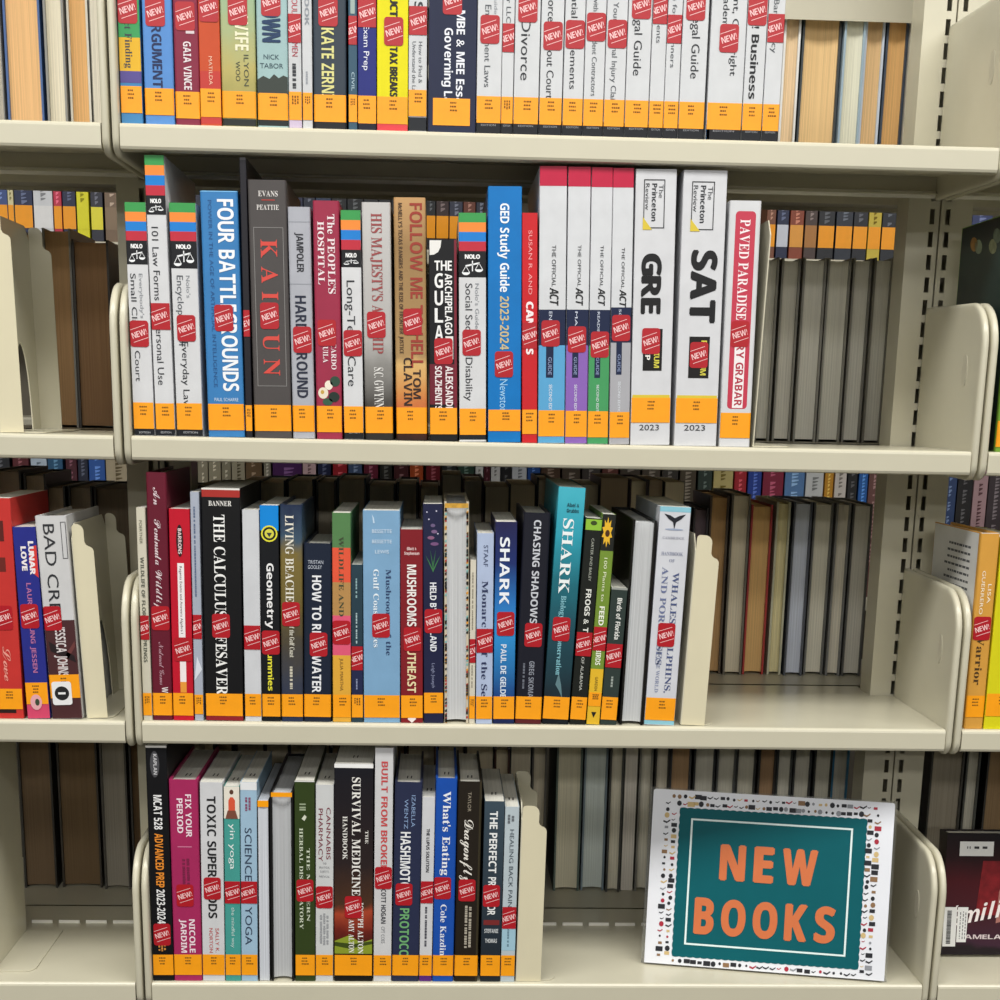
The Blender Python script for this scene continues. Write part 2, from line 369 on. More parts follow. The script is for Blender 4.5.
def make_book(b):
    z = -S*b['k']; w, h, a = b['w'], b['h'], b['a']
    root = thing('book', b['label'], 'book', (b['x0'], b['ys'], z+max(0, w*math.sin(a))+.0002), b['group']); root.rotation_euler = (0, a, 0)
    if not b['stops'] and min(int(b['c'][j:j+2], 16) for j in (0, 2, 4)) > 200: b['c'] = ''.join('%02x' % int(int(b['c'][j:j+2], 16)*.89) for j in (0, 2, 4))
    elif not b['stops']: b['c'] = ''.join('%02x' % int(int(b['c'][j:j+2], 16)*.93) for j in (0, 2, 4))
    cm = art(b['stops'], h, b['noise']) if b['stops'] else mat(b['c'], .4, .28, .04, 50)
    pb, r = book_body(root, w, h, b['dp'], cm, pages(b['page']), b['hard'], not b['flip'])
    yt, yb = b['px'][4], b['yb']
    Z = lambda y: h*(yb-y)/(yb-yt)
    for d in b['deco']:
        if d[0] == 'b':
            wrap('colour_band', root, w, r, max(0.0003, Z(d[3])), min(h, Z(d[2])), max(.001, d[4]), min(.999, d[5]), mat(d[1], .4, .28, .03, 50), .00014+.00006*(d[4] > .01))
        elif d[0] == 't':
            _, s, y0, y1, u0, u1, c, st, hz = d
            nm = 'title_lettering' if (y1-y0) > 45 or hz == 2 else 'cover_lettering'
            letters(nm, root, s, st, Z(y0), Z(y1), u0*w, u1*w, mat(c, .45, .4, 0), .00032, bool(hz))
        else: d[1](root, w, h, r, Z)
    if b['k'] == 3 and not b['flip'] and w > .012:
        iz = .003 if b['hard'] else .0003; mb = MB()
        for dx in (-.0022, .0022): mb.flat([(w/2+dx-.0007, .03, h-iz+.0001), (w/2+dx+.0007, .03, h-iz+.0001), (w/2+dx+.0012, .042, h-iz+.0001), (w/2+dx-.0002, .042, h-iz+.0001)])
        mb.build('ink_stamp', mat('1b1b1d', .6, .3, 0), pb)
    if b['lab']:
        lo, hi = [(-38.5, -11), (-34, -7), (-28, -5), (-27, -6)][b['k']] if b['lab'] is True else (b['lab'][0]-yb, b['lab'][1]-yb)
        call_label(root, w, r, Z(yb+hi), Z(yb+lo), b['labu'][0], b['labu'][1], b['labcol'])
    if b['st']:
        sx, sy = b['st']; f = (yb-sy)/(yb-yt); xl, xr, tl, tr, _ = b['px']
        if tl is None: Lx = proj((b['x0'], b['ys'], z+Z(sy)))[0]; Rx = proj((b['x0']+w, b['ys'], z+Z(sy)))[0]
        else: Lx = xl+(tl-xl)*f; Rx = xr+(tr-xr)*f
        sticker(root, w, r, w*(sx-Lx)/max(1, Rx-Lx), Z(sy))
# small printed pictures
def blob(name, x, z, rx, rz, c, lift=.0003, n=14):
    def fn(root, w, h, r, Z):
        pts = [(w*x+w*rx*math.cos(2*math.pi*i/n), -lift, Z(z)+w*rz*math.sin(2*math.pi*i/n)) for i in range(n)]
        MB().flat(pts).build(name, mat(c, .4, .4, 0), root)
    return X(fn)
def poly(name, pts, c, lift=.0003):         # points as (u, photo y)
    def fn(root, w, h, r, Z): MB().flat([(u*w, -lift, Z(y)) for u, y in pts]).build(name, mat(c, .4, .4, 0), root)
    return X(fn)
def frame(y0, y1, u0, u1, c, t=.0006):
    def fn(root, w, h, r, Z):
        a, b, p, q = u0*w, u1*w, Z(y1), Z(y0); mb = MB()
        for x0, x1, z0, z1 in ((a, b, p, p+t), (a, b, q-t, q), (a, a+t, p+t, q-t), (b-t, b, p+t, q-t)): mb.flat([(x0, -.0003, z0), (x1, -.0003, z0), (x1, -.0003, z1), (x0, -.0003, z1)])
        mb.build('printed_frame', mat(c, .45, .4, 0), root)
    return X(fn)
def lines(y0, y1, u0, u1, c, n=2, seed=1):  # print too small to read: rows of tiny strokes running down the spine
    def fn(root, w, h, r, Z):
        R = random.Random(seed*31+n); mb = MB()
        for i in range(n):
            xa = w*(u0+(u1-u0)*i/n); xb = xa+w*(u1-u0)/n*.62; z = Z(y0)-R.random()*.004
            while z > Z(y1)+.003:
                z2 = z-.0012-R.random()*.0022
                mb.flat([(xa, -.00032, z), (xb, -.00032, z), (xb, -.00032, z2), (xa, -.00032, z2)]); z = z2-(.0006 if R.random() < .8 else .002)
        mb.build('small_print', mat(c, .5, .4, 0), root)
    return X(fn)
def scales(y0, y1):                         # balance scales
    def fn(root, w, h, r, Z):
        mb = MB(); zt, zb = Z(y0), Z(y1); H = zt-zb; cx = w*.5; t = w*.02
        mb.flat([(cx-t, -.0004, zb+H*.25), (cx+t, -.0004, zb+H*.25), (cx+t, -.0004, zt), (cx-t, -.0004, zt)])
        mb.flat([(cx-w*.26, -.0004, zt-H*.32), (cx+w*.26, -.0004, zt-H*.1), (cx+w*.26, -.0004, zt-H*.22), (cx-w*.26, -.0004, zt-H*.44)])
        for s, zz in ((-1, zt-H*.38), (1, zt-H*.16)):
            xx = cx+s*w*.24; q = H*.45
            for e in (-1, 1): mb.flat([(xx-t*.6, -.0004, zz), (xx+t*.6, -.0004, zz), (xx+e*w*.13+t*.6, -.0004, zz-q), (xx+e*w*.13-t*.6, -.0004, zz-q)])
            mb.flat([(xx+w*.15*math.cos(math.pi+math.pi*i/8), -.0004, zz-q+H*.2*math.sin(math.pi+math.pi*i/8)) for i in range(9)])
        mb.build('scales_emblem', mat(WHITE, .45, .4, 0), root)
    return X(fn)

G1, G2, G3, G4 = 'books on the top shelf', 'books on the second shelf', 'books on the third shelf', 'books on the lowest shelf'
def B1(xl, xr, h_top, color, label, deco=(), **kw): book(G1, 0, (xl, xr, None, None, h_top), color, label, deco, **kw)
NV = '1f2742'
B1(119.5, 143, -105, '4a8fc4', 'paperback striped green, yellow, purple and blue, leftmost on top shelf', [Bn('3f9a5b', -40, 36), Bn('e0b02f', 36, 70), Bn('5a4f8f', 70, 82), T('ct Finding', 20, 67, .3, .62, '3a3f48', 's')], st=(125.7, 7.5))
B1(145.5, 175, -125, '5f97dc', 'blue hardcover with dark letters reading ARGUMENT on top shelf', [T('ARGUMENT', 12, 87, .3, .62, '1d2b55', 'b')], st=(155, 10), lab=(87.5, 115), hard=True)
B1(176, 200.7, -110, '8f2f48', 'dark crimson book with small white author lettering, third on top shelf', [T('I', 29, 32, .5, .85, 'd9c9cd', 'r'), T('GAIA VINCE', 40, 89, .38, .68, 'e6dadd', 'b')], st=(185, 14.5), lab=(91, 118.5), hard=True)
B1(201, 221.7, -95, 'd4552f', 'orange red slim book between dark crimson and sage green ones on top shelf', [Bn('c03f38', 70, 124), T('MATILDA', 55, 84, .45, .62, 'f0c3a8', 'r')], st=(208.7, 6), lab=(88, 117))
B1(222.5, 256.7, -115, 'a8b48c', 'sage green and tan hardcover with cream letters on top shelf', [T('WIFE', 14, 49, .42, .8, 'e9e6c6', 'b'), T('ILYON', 53, 85, .66, .8, '4b5040', 'r'), T('WOO', 60, 80, .42, .55, '4b5040', 'r'), Bn('2a2c2a', 119, 126)], st=(237.5, 9), lab=(90.5, 118), hard=True, stops=[(0, '8f8c50'), (.25, 'b8ac68'), (.5, '9fb48c'), (1, '7fae9a')], noise=.25)
B1(258, 288.7, -105, 'a9c9c8', 'pale teal hardcover with big navy letters and dark treeline on top shelf', [T('TOWN', -3, 41, .2, .75, '1f3a5e', 'k'), T('NICK', 53, 58, .22, .72, '3d5560', 'r', 1), T('TABOR', 62, 67, .1, .85, '3d5560', 'r', 1), poly('treeline', [(.01, 93), (.99, 93), (.99, 76), (.85, 74), (.7, 77), (.55, 73), (.4, 78), (.2, 75), (.01, 79)], '343c36'), Bn('25292a', 120, 126)], st=(270.7, 0), lab=(92.5, 120), hard=True)
B1(289.3, 302, -95, 'dfe1e4', 'thin white book with pinkish lettering on top shelf', [T('MEN', 41, 55, .3, .75, 'b03a4a', 'r'), lines(62, 90, .3, .75, '33363c', 1), T('OUL', -3, 12, .3, .75, 'c04a56', 'r'), Bn('c8b9d0', 112, 128)], st=(294.5, 26.7), lab=(91, 120))
B1(303, 312.7, -85, 'e4e6e8', 'thinnest white book with gray capital letters on top shelf', [T('BOOK', -12, 24, .3, .72, '8a9098', 'b'), lines(70, 88, .35, .65, '9a9ea6', 1)], lab=(92, 120))
B1(314, 346.5, -120, '3c4652', 'slate gray hardcover with large yellow lettering on top shelf', [T('KATE ZERNIKE', 26, 112, .25, .62, 'd9d58c', 'b'), Bn('1d2024', 122, 129)], st=(328, 10), lab=(94, 122), hard=True)
B1(348.7, 357.3, -100, '3f5f74', 'thin steel blue book with pale lettering on top shelf', [T('CIVIL', 71, 90, .35, .7, 'b5cfdb', 'r'), Bn('9fb0aa', -20, 12, .25, .75)], st=(353, 28.7), lab=(94, 122))
B1(358, 376.3, -110, '2b3282', 'indigo paperback with small white words reading Exam Prep on top shelf', [T('Exam Prep', 23, 69, .32, .62, 'e6e8f4', 'r'), Bn('1a1c2a', 124, 131)], st=(367.5, 11), lab=(95, 123.5))
B1(377, 407.7, -115, 'f2e80f', 'bright yellow paperback with black TAX BREAKS lettering on top shelf', [T('DEDUCT', -25, 15, .42, .65, '22221a', 'k'), T('TAX BREAKS', 45, 96, .42, .65, '22221a', 'k'), Bn('d8434a', 124, 131)], st=(393.7, 29.5), lab=(96, 124))
B1(408.3, 426.3, -95, 'e6e8ea', 'slim white paperback with two gray lines of print, left of wide navy book', [T('How to Find &', 40, 82, .55, .75, '6a6e74', 'r'), T('Understand the Law', 40, 95, .2, .4, '6a6e74', 'r'), T('S', 0, 8, .3, .75, '33363c', 'b'), Bn('22252a', 117, 131)], st=(418.7, 19), lab=(89, 116))
B1(428, 475.3, -125, '252c48', 'wide navy book with white lettering and a smaller label, mid top shelf', [T('MBE & MEE Essays', 8, 118, .58, .75, 'e8eaf2', 'b'), T('Governing Law', 26, 114, .33, .5, 'e8eaf2', 'b')], st=(452.5, -2), lab=(97.5, 125.5), labu=(.1, .88))
def legal(xl, xr, deco, label, st, top=-108, **kw):
    yb = 131+(xl-476)*.0256
    B1(xl, xr, top, 'e9ebee', label, list(deco)+[Bn('1b1d22', yb-12, yb+4), T('EDITION', yb-7, yb-5, .2, .8, '9a9ca0', 'r', 1)], st=st, dp=.18, **kw)
GR, DK = '555a60', '2a2d33'
legal(476, 500.3, [T('Employment Laws', 3, 86, .3, .55, GR, 'r'), T('Guide', -10, 12, .66, .8, '9a9ea4', 'r')], 'white paperback with gray words ending in Laws, first of white row', (490, 27.5))
legal(500.7, 512.3, [T('Your LLC', -20, 21, .3, .68, GR, 'r')], 'thinnest white paperback with gray letters LLC near top', (508, 36))
legal(513, 537.7, [T('Divorce', 18, 79, .25, .62, DK, 'r')], 'white paperback with the single dark word Divorce', (528, 6))
legal(538.7, 561, [T('Divorce Without Court', -18, 98, .28, .6, DK, 'r')], 'white paperback ending in the word Court, right of one saying Divorce', (553, 34))
legal(562, 581.8, [T('Essential Agreements', -30, 88, .3, .62, DK, 'r')], 'white paperback ending in ements, between Court and Contractors spines', (575.7, 32.5))
legal(582.5, 602.3, [T('Working with Independent Contractors', -36, 95, .35, .6, GR, 'r')], 'white paperback with thin gray word Contractors', (597.5, 25))
legal(603, 623.3, [T('Your Personal Injury Claim', 0, 106, .3, .56, GR, 'r')], 'white paperback about an injury claim in thin gray letters', (618, 32))
legal(624, 647.3, [T('Legal Guide', 4, 74, .28, .62, DK, 'r')], 'white paperback reading Legal Guide, left of the two such spines', (641.7, 2.5))
legal(648, 662.2, [T('Agreements', -13, 41, .3, .62, GR, 'r')], 'narrow white paperback right of the left Legal Guide spine', (659.5, 7.5))
legal(662.7, 677, [T('Plan for Beginners', -20, 66, .3, .6, GR, 'r')], 'narrow white paperback left of the right Legal Guide spine', (674.5, 27))
legal(677.7, 703, [T('Legal Guide', 8, 77, .38, .7, DK, 'r')], 'white paperback reading Legal Guide, right of the two such spines', (696, 4))
legal(705.5, 740.3, [T('Patent, Copyright', -28, 74, .6, .78, DK, 'r'), T('Trademark', -17, 42, .32, .5, DK, 'r'), Bn('3f74a8', 120, 140, .001, .1)], 'widest white paperback with two lines of dark print on top shelf', (729, 36), top=-122)
legal(741, 760.5, [T('!! Business', 21, 98, .25, .62, '1a1c20', 'b')], 'white paperback with bold black Business lettering', (756, 9))
legal(761.2, 777.6, [T('Bankruptcy', -3, 51, .3, .62, GR, 'r')], 'last white paperback at right end of the top row', (774, 26))

# second shelf
def B2(xl, xr, tl, tr, yt, color, label, deco=(), **kw): book(G2, 1, (xl, xr, tl, tr, yt), color, label, deco, **kw)
def guide(y0, s, yk):
    return [Bn('3f9a52', y0-1, y0+s), Bn('f08c3c', y0+s, y0+2*s), Bn('1f7fd0', y0+2*s, y0+3*s), Bn('bf3040', y0+3*s, y0+4*s), Bn('1a1b1f', y0+4*s, yk), T('NOLO', y0+4*s+3.5, y0+4*s+7.5, .22, .78, 'f2f2f2', 'k', 1), scales(y0+4*s+9.5, yk-2.5), Bn('1b1d22', 428, 440), T('EDITION', 431.5, 433.5, .25, .8, 'b0b2b6', 'r', 1)]
B2(131.3, 154.7, 121.7, 144.8, 202.4, 'eceef0', 'white paperback with striped top about small claims, first on second shelf', guide(202.4, 9.3, 263)+[T('Small Claims', 272, 342, .14, .4, DK, 'r'), T('Court', 349, 380, .2, .46, DK, 'r'), T("Everybody's Guide", 272, 342, .55, .72, '8c9096', 'r')], st=(137.7, 331.9), dp=.18)
B2(156.5, 175.3, 145.3, 162, 152.8, 'eceef0', 'tallest striped-top white paperback, about law forms, standing higher than its neighbours', guide(152.8, 9.8, 211)+[T('101 Law Forms for Personal Use', 223, 383, .22, .56, DK, 'r')], st=(159.8, 312.7), dp=.2)
B2(177.4, 203, 168, 196, 203, 'eceef0', 'white striped-top paperback with words Encyclopedia and Everyday, left of blue hardcover', guide(203, 9.3, 267)+[T('Encyclopedia of', 274, 345, .2, .44, GR, 'r'), T('Everyday Law', 340, 408, .3, .55, DK, 'r'), T("Nolo's", 274, 296, .55, .7, '8c9096', 'r')], st=(186.3, 326.4), dp=.18)
B2(208.7, 245, 199, 238, 191, '3f87c6', 'blue hardcover titled Four Battlegrounds in tall white letters', [T('FOUR BATTLEGROUNDS', 199, 390, .45, .87, 'f0f3f6', 'b'), T('POWER IN THE AGE OF ARTIFICIAL INTELLIGENCE', 200, 386, .2, .3, '24588f', 'r'), T('PAUL SCHARRE', 397, 400.5, .2, .85, 'd0e2f2', 'r', 1), Bn('7fc0ee', 190, 192)], st=(223.8, 316), hard=True)
B2(246.2, 252.6, 239.9, 245, 153.5, '25242a', 'very thin tall black book squeezed beside gray naval book', [Bn('5a585c', 153, 156)], st=(249, 319), dp=.2)
B2(254.8, 291.9, 247.7, 285.5, 180, '54504f', 'thick dark gray hardcover with red serif capitals and a thin frame', [T('EVANS', 190.5, 196, .27, .78, 'dcd8d4', 's', 1), Bn('b04038', 199, 200, .35, .7), T('PEATTIE', 204, 209, .22, .8, 'dcd8d4', 's', 1), frame(226, 385, .12, .9, '8c8a88'), T('K A I G U N', 238, 374, .3, .74, 'd64a40', 's')], st=(269.5, 313.6), hard=True, dp=.165)
B2(293.2, 315, 286.4, 311, 207, 'b9bcc4', 'silver gray book with dark condensed title and thin crossing lines', [Bn('9a9da5', 221, 222), T('JAMPOLER', 232, 271, .36, .66, '2a2c33', 'b'), Bn('9a9da5', 282, 283), T('HARD', 294, 330, .24, .72, '20263a', 'b'), T('GROUND', 342, 397, .24, .72, '20263a', 'b')], st=(302.4, 338), hard=True)
flower = [blob('flower', .28, 392, .2, .22, 'e9ddc8'), blob('flower', .5, 384, .16, .18, 'efe6d4'), blob('flower', .25, 391, .07, .08, 'c9a24a', .0004), blob('leaf', .75, 380, .2, .2, '2d4a3a'), blob('leaf', .7, 396, .22, .2, '1f2f28'), blob('leaf', .45, 401, .2, .14, '345a44')]
B2(317, 342.3, 311.7, 339.6, 200.8, 'a8334f', 'crimson hardcover with white serif letters and flowers near its foot', [T("The PEOPLE'S", 214, 292, .55, .83, 'efdfe2', 's'), T('HOSPITAL', 221, 283, .17, .42, 'efdfe2', 's'), T('RICARDO', 333, 368, .62, .82, 'efdfe2', 's'), T('NUILA', 340, 361, .3, .5, 'efdfe2', 's')]+flower, st=(326.8, 331), hard=True)
B2(344.4, 363.6, 341, 359.7, 210.4, 'eceef0', 'narrow white striped-top paperback reading Long-Term Care', guide(210.4, 9.6, 266)+[T('Long-Term Care', 279, 385, .25, .66, DK, 'r')], st=(353, 341.5), dp=.18)
B2(365.5, 393.3, 362, 389.8, 202.4, 'b8b6b4', 'silver hardcover shading to black with faded red tall title', [T("HIS MAJESTY'S AIRSHIP", 213, 352, .32, .7, '9a4a4a', 's'), T('S.C. GWYNNE', 366, 412, .35, .68, 'e4e2de', 's')], st=(376.3, 323), hard=True, stops=[(0, '2a2826'), (.12, '37332f'), (.32, '8a8884'), (.42, 'b0aeab'), (1, 'c4c2c0')], noise=.12)
B2(396.5, 427.3, 393, 426, 197.6, 'b58f5c', 'tan hardcover with tall rust red title and sunset foot', [T('FOLLOW ME TO HELL', 203, 366, .5, .88, '9c3a2c', 'b'), T("McNELLY'S TEXAS RANGERS AND THE RISE OF FRONTIER JUSTICE", 203, 352, .14, .26, '4a3420', 'b'), T('TOM', 368, 398, .56, .8, '33201a', 'b'), T('CLAVIN', 356, 405, .26, .52, '33201a', 'b')], st=(412.5, 320), hard=True, stops=[(0, '2c1a14'), (.08, '5a2a1c'), (.12, 'c8683c'), (.2, 'd08a4a'), (.32, 'd8b070'), (.36, 'ab8a5c'), (.8, '9a7a50'), (1, 'c49a68')], noise=.1)
gul = [poly('white_arc', [(.03, 240.5), (.45, 240.5), (.42, 247), (.33, 252), (.18, 254.5), (.03, 255)], 'e8e6e2'), T('THE', 260.5, 270, .2, .82, 'efefee', 'b', 1)]
for i, ch in enumerate('GULAG'): gul.append(T(ch, 273+i*17.2, 287+i*17.2, .2, .5, 'efefee', 'b', 1))
gul += [T('ARCHIPELAGO', 273, 333, .57, .82, 'efefee', 'b'), Bn('6d2230', 363, 404), Bn('e8e6e2', 335, 358, .58, .86), T('ALEKSANDR', 365, 411, .58, .84, 'f0e6e6', 'b'), T('SOLZHENITSYN', 365, 420, .2, .44, 'f0e6e6', 'b'), Bn('7a2635', 239, 420, .9, .99)]
B2(430, 457.3, 427.5, 458, 239.8, '19191c', 'short black paperback with stacked white capitals and maroon foot', gul, st=(443.5, 350))
B2(459.5, 486, 459, 485.7, 213, 'eceef0', 'white striped-top paperback about social security, left of plain blue guide', guide(213, 9.3, 276)+[T('Social Security', 282, 352, .24, .5, DK, 'r'), T('Disability', 356, 400, .24, .5, DK, 'r'), T("Nolo's Guide", 282, 327, .6, .74, '8c9096', 'r')], st=(471.6, 341), dp=.18)
B2(488, 520.7, 488.6, 521.6, 186.4, '0f7ccb', 'plain bright blue study guide with small white and tan lettering', [T('GED Study Guide', 203, 290, .36, .62, 'eef4fa', 'b'), T('2023-2024', 294, 348, .36, .62, 'c9b98c', 'b'), T('Newstom', 378, 414, .36, .6, '9cd0f4', 'r')], st=(504, 362.6), dp=.2, lab=(409, 431))
B2(521.9, 537, 522.2, 537.4, 213, 'd8262e', 'slim red book with tiny pale author line and white capitals', [T('SUSAN R. AND', 230, 293, .42, .66, 'f4a0a0', 'r'), T('CANCERS', 300, 353, .28, .72, 'fbeaea', 'k')], st=(529.6, 334), lab=(409, 434))
act = [('ENGLISH', '5aa3d0', 'crimson-topped white test guide with light blue lower part'), ('MATH', '8a63b4', 'crimson-topped white test guide with purple lower part'), ('READING', '46995f', 'crimson-topped white test guide with green lower part'), ('SCIENCE', 'a9a9ae', 'crimson-topped white test guide with gray lower part, left of wide white book')]
apx = [(538, 564.2, 538.8, 568.3, 166.3), (565, 586.6, 569, 590.6, 167), (587.4, 608, 592.5, 613, 167), (608.8, 629, 613.8, 633.6, 164.7)]
ast = [(550.5, 331), (577, 337), (600, 342), (621, 324)]
for i, ((wd, c, lb), p, s_) in enumerate(zip(act, apx, ast)):
    yn = [307, 307, 307, 303][i]; yc = yn+36
    B2(*p, 'edeff2', lb, [Bn('c02445', p[4]-2, p[4]+19), T('THE OFFICIAL', 243, 284, .47, .62, DK, 'r'), T('ACT', 285, 303, .4, .72, '16171b', 'i'), Bn('1c2644', yn, yc), Bn(c, yc, 445), Bn('1c2644', yn, yn+69, .28, .56), T(wd, yn+2, yn+30, .38, .5, 'cfd6e6', 'r'), T('GUIDE', yn+48, yn+66, .36, .5, '93a2c8', 'r'), T('SECOND EDITION', yn+76, yn+112, .4, .52, 'e6ecf2', 'r')], st=s_, dp=.21)
def prep(word, y0, y1, by, u0, u1, tri):
    return [frame(176, 224, .2, .72, '26282c', .0009), poly('yellow_corner', [(.19, 213), (.19, 225.5), (.42, 225.5)], 'd9c13c', .0004), T('The', 181, 194, .57, .68, '3a3d42', 'r'), T('Princeton', 180, 217, .4, .52, '2a2d33', 'b'), T('Review', 180, 206, .24, .34, '3a3d42', 'r'), T(word, y0, y1, u0, u1, '0d0d10', 'k'), Bn('1c1a1a', by, by+43, .27, .75), T('PREMIUM', by+4, by+40, .55, .68, 'd9cf4a', 'b'), T('PREP', by+10, by+32, .33, .45, 'f0eee6', 'b'), Bn('d9c13c', 393, 397, .03, .97), T('2023', 424, 430, .22, .72, '26282c', 'r', 1)]
B2(630.2, 669.4, 636, 677.4, 166, 'eceef1', 'wide white test book with big black title, left of its wider twin', prep('GRE', 249, 310, 325, .2, .66, 0), st=(651, 337.6), dp=.215, lab=(396, 422))
B2(674, 716, 685, 727.2, 165, 'eceef1', 'widest white test book with biggest black title on second shelf', prep('SAT', 244, 318, 332, .26, .82, 0), st=(699, 351), dp=.215, lab=(396, 422))
def redpanel(root, w, h, r, Z):
    pts = rrect(.2*w, .84*w, Z(408), Z(211), .004); MB().flat([(p, -.0001, q) for p, q in pts]).build('red_panel', mat('c2384e', .4, .4, 0), root)
B2(719, 749.6, 729, 763, 200.8, 'eceef0', 'white hardcover with long rose red panel, rightmost on second shelf', [X(redpanel), T('PAVED PARADISE', 219, 318, .36, .68, 'f8e8ea', 's'), Bn('f2ecec', 345, 407, .36, .7), T('HENRY GRABAR', 322, 405, .42, .66, 'b03044', 'b')], st=(740, 332), hard=True, lab=(412, 438))

# third shelf
def B3(xl, xr, tl, tr, yt, color, label, deco=(), **kw): book(G3, 2, (xl, xr, tl, tr, yt), color, label, deco, **kw)
B3(142.8, 152.4, 134.6, 145, 507.9, 'ded9c4', 'narrow cream book about wildlife, first on third shelf', [T('POERTNER', 520, 543, .3, .62, '6a6a58', 'r'), T("WILDLIFE OF FLORIDA'S SPRINGS", 556, 661, .3, .68, '55584c', 'b')], st=(145, 626), ys=.006)
B3(153.2, 172.8, 145.2, 166.2, 472.5, '6d1c30', 'tall maroon book with white handwritten script title', [T('An', 487, 504, .35, .7, 'e0ccd0', 'c'), T('Peninsula', 518, 563, .35, .7, 'e0ccd0', 'c'), T('Wildlife', 568, 612, .35, .7, 'e0ccd0', 'c'), T('Natural Gems', 640, 684, .4, .66, 'b98c98', 'c'), T('W', 686, 692, .5, .8, 'e8dcdc', 'b')], st=(160.5, 616), hard=True)
B3(173.6, 193.8, 168.6, 189.4, 509, 'cf1830', 'bright red paperback with white title strip on third shelf', [poly('black_oval', [(.5+.17*math.cos(a*.449), 540+16*math.sin(a*.449)) for a in range(14)], '2a1416'), T('BARRONS', 528, 553, .42, .58, 'f0d8d8', 'b'), Bn('f0eaea', 562, 636, .36, .68), T('Regents Exams and Answers Algebra I', 565, 632, .46, .58, '4a3a3c', 'r'), Bn('f0e6e6', 660, 681, .38, .68), Bn('e89a3a', 681, 692, .38, .68)], st=(183, 648))
B3(195, 203.6, 189.9, 198.8, 492, 'b4bccb', 'thin pale blue gray book beside thick black calculus book', [lines(506, 598, .35, .62, '5a6a88', 1), poly('pale_triangle', [(.05, 680), (.95, 668), (.4, 655)], 'd8dde6')], st=(199.4, 625), lab=(694, 714))
B3(206.2, 243.3, 199.9, 241, 488.4, '141416', 'thick black calculus book with stencil title and red foot', [Bn('e4e2dc', 486, 490), Bn('a8322c', 490, 497), T('BANNER', 500.5, 505.5, .18, .78, 'e6e4e0', 's', 1), T('THE CALCULUS LIFESAVER', 514, 694, .3, .6, 'f2f2f0', 's'), Bn('8c1f26', 715, 725)], st=(221, 624), dp=.18)
B3(245.3, 261.6, 242.4, 258.4, 510, 'e6e8ec', 'blank white book right of the thick black calculus book', [], st=(253, 636))
def badge(root, w, h, r, Z):
    for rr, c, l in ((.0088, 'e8e23a', .0003), (.0072, '14161a', .00034), (.005, 'd9d44a', .00038)):
        MB().flat([(w*.5+rr*math.cos(i*.3927), -l, Z(533)+rr*math.sin(i*.3927)) for i in range(16)]).build('round_badge', mat(c, .4, .4, 0), root)
    MB().flat([(w*.5-.003, -.0004, Z(533)+.001), (w*.5+.003, -.0004, Z(533)+.001), (w*.5, -.0004, Z(533)-.004)]).build('badge_mark', mat('3a3a3a', .4, .4, 0), root)
B3(262.6, 280.7, 258.6, 279.2, 505.5, '15171b', 'black paperback with blue top, white geometry title and yellow word', [Bn('0f86d8', 503, 530), X(badge), T('Geometry', 562, 627, .33, .7, 'f0f0f0', 'b'), T('Dummies', 644, 690, .33, .62, 'e8e23a', 'b')], st=(272, 641))
B3(281.6, 303.2, 279.8, 301.9, 505, '2b3550', 'navy and olive hardcover with serif beaches title', [T('LIVING BEACHES', 515, 606, .24, .62, 'e6e2d4', 's'), T('of the Gulf Coast', 623, 656, .4, .62, 'e0dccc', 's'), lines(665, 690, .4, .6, 'c9c4b2', 1)], st=(291, 612.5), hard=True, stops=[(0, '28324e'), (.2, '3a3e4a'), (.38, '4a4438'), (.5, '6a5c30'), (.75, '7a6a38'), (.86, '3f5568'), (1, '24304a')], noise=.25)
B3(304, 331.2, 304.2, 331.2, 543.5, '1c263a', 'short navy hardcover with white title about reading water', [T('TRISTAN', 560, 563.5, .15, .7, 'c2c9d6', 'r', 1), T('GOOLEY', 565, 568.5, .15, .65, 'c2c9d6', 'r', 1), T('HOW TO READ WATER', 575, 692, .3, .62, 'eef0f4', 'b')], st=(318.6, 643.4), hard=True)
B3(333, 351, 332, 350.6, 513, '5c8a55', 'book banded green, coral, tan, pink and yellow', [Bn('e2583c', 547, 581), Bn('b58a52', 581, 614), Bn('df5a78', 614, 654), Bn('dfa83c', 654, 724), T('WILDLIFE AND ART', 536, 640, .36, .62, '3c4630', 's'), T('JULIA MARTHA', 657, 690, .4, .58, '6a4a20', 'r')], st=(340.5, 631), dp=.18, stops=None)
B3(351.7, 363, 351.2, 362.2, 564.8, '2c4350', 'small dark teal book between banded book and wide light blue one', [lines(578, 600, .4, .6, '8fb0b4', 1), lines(612, 645, .4, .6, 'a8c0c4', 1), Bn('22284a', 645, 700), lines(678, 692, .4, .6, '8890b0', 1)], st=(357.5, 657.5))
B3(364, 400, 362.6, 400, 510.6, '86b2d6', 'wide light blue guide to gulf coast mushrooms', [T('BESSETTE', 529, 532.5, .25, .78, 'd8e8f4', 'r', 1), T('BESSETTE', 539, 542.5, .25, .78, 'd8e8f4', 'r', 1), T('LEWIS', 549, 552.5, .33, .7, 'd8e8f4', 'r', 1), T('Mushrooms of the', 568, 654, .62, .76, '2a3f66', 's'), T('Gulf Coast States', 568, 646, .28, .43, 'e6f0f6', 's'), poly('pale_mushroom', [(.28, 523), (.26, 517), (.24, 514), (.3, 518), (.32, 523)], 'c6dcee')], st=(381, 624), dp=.165)
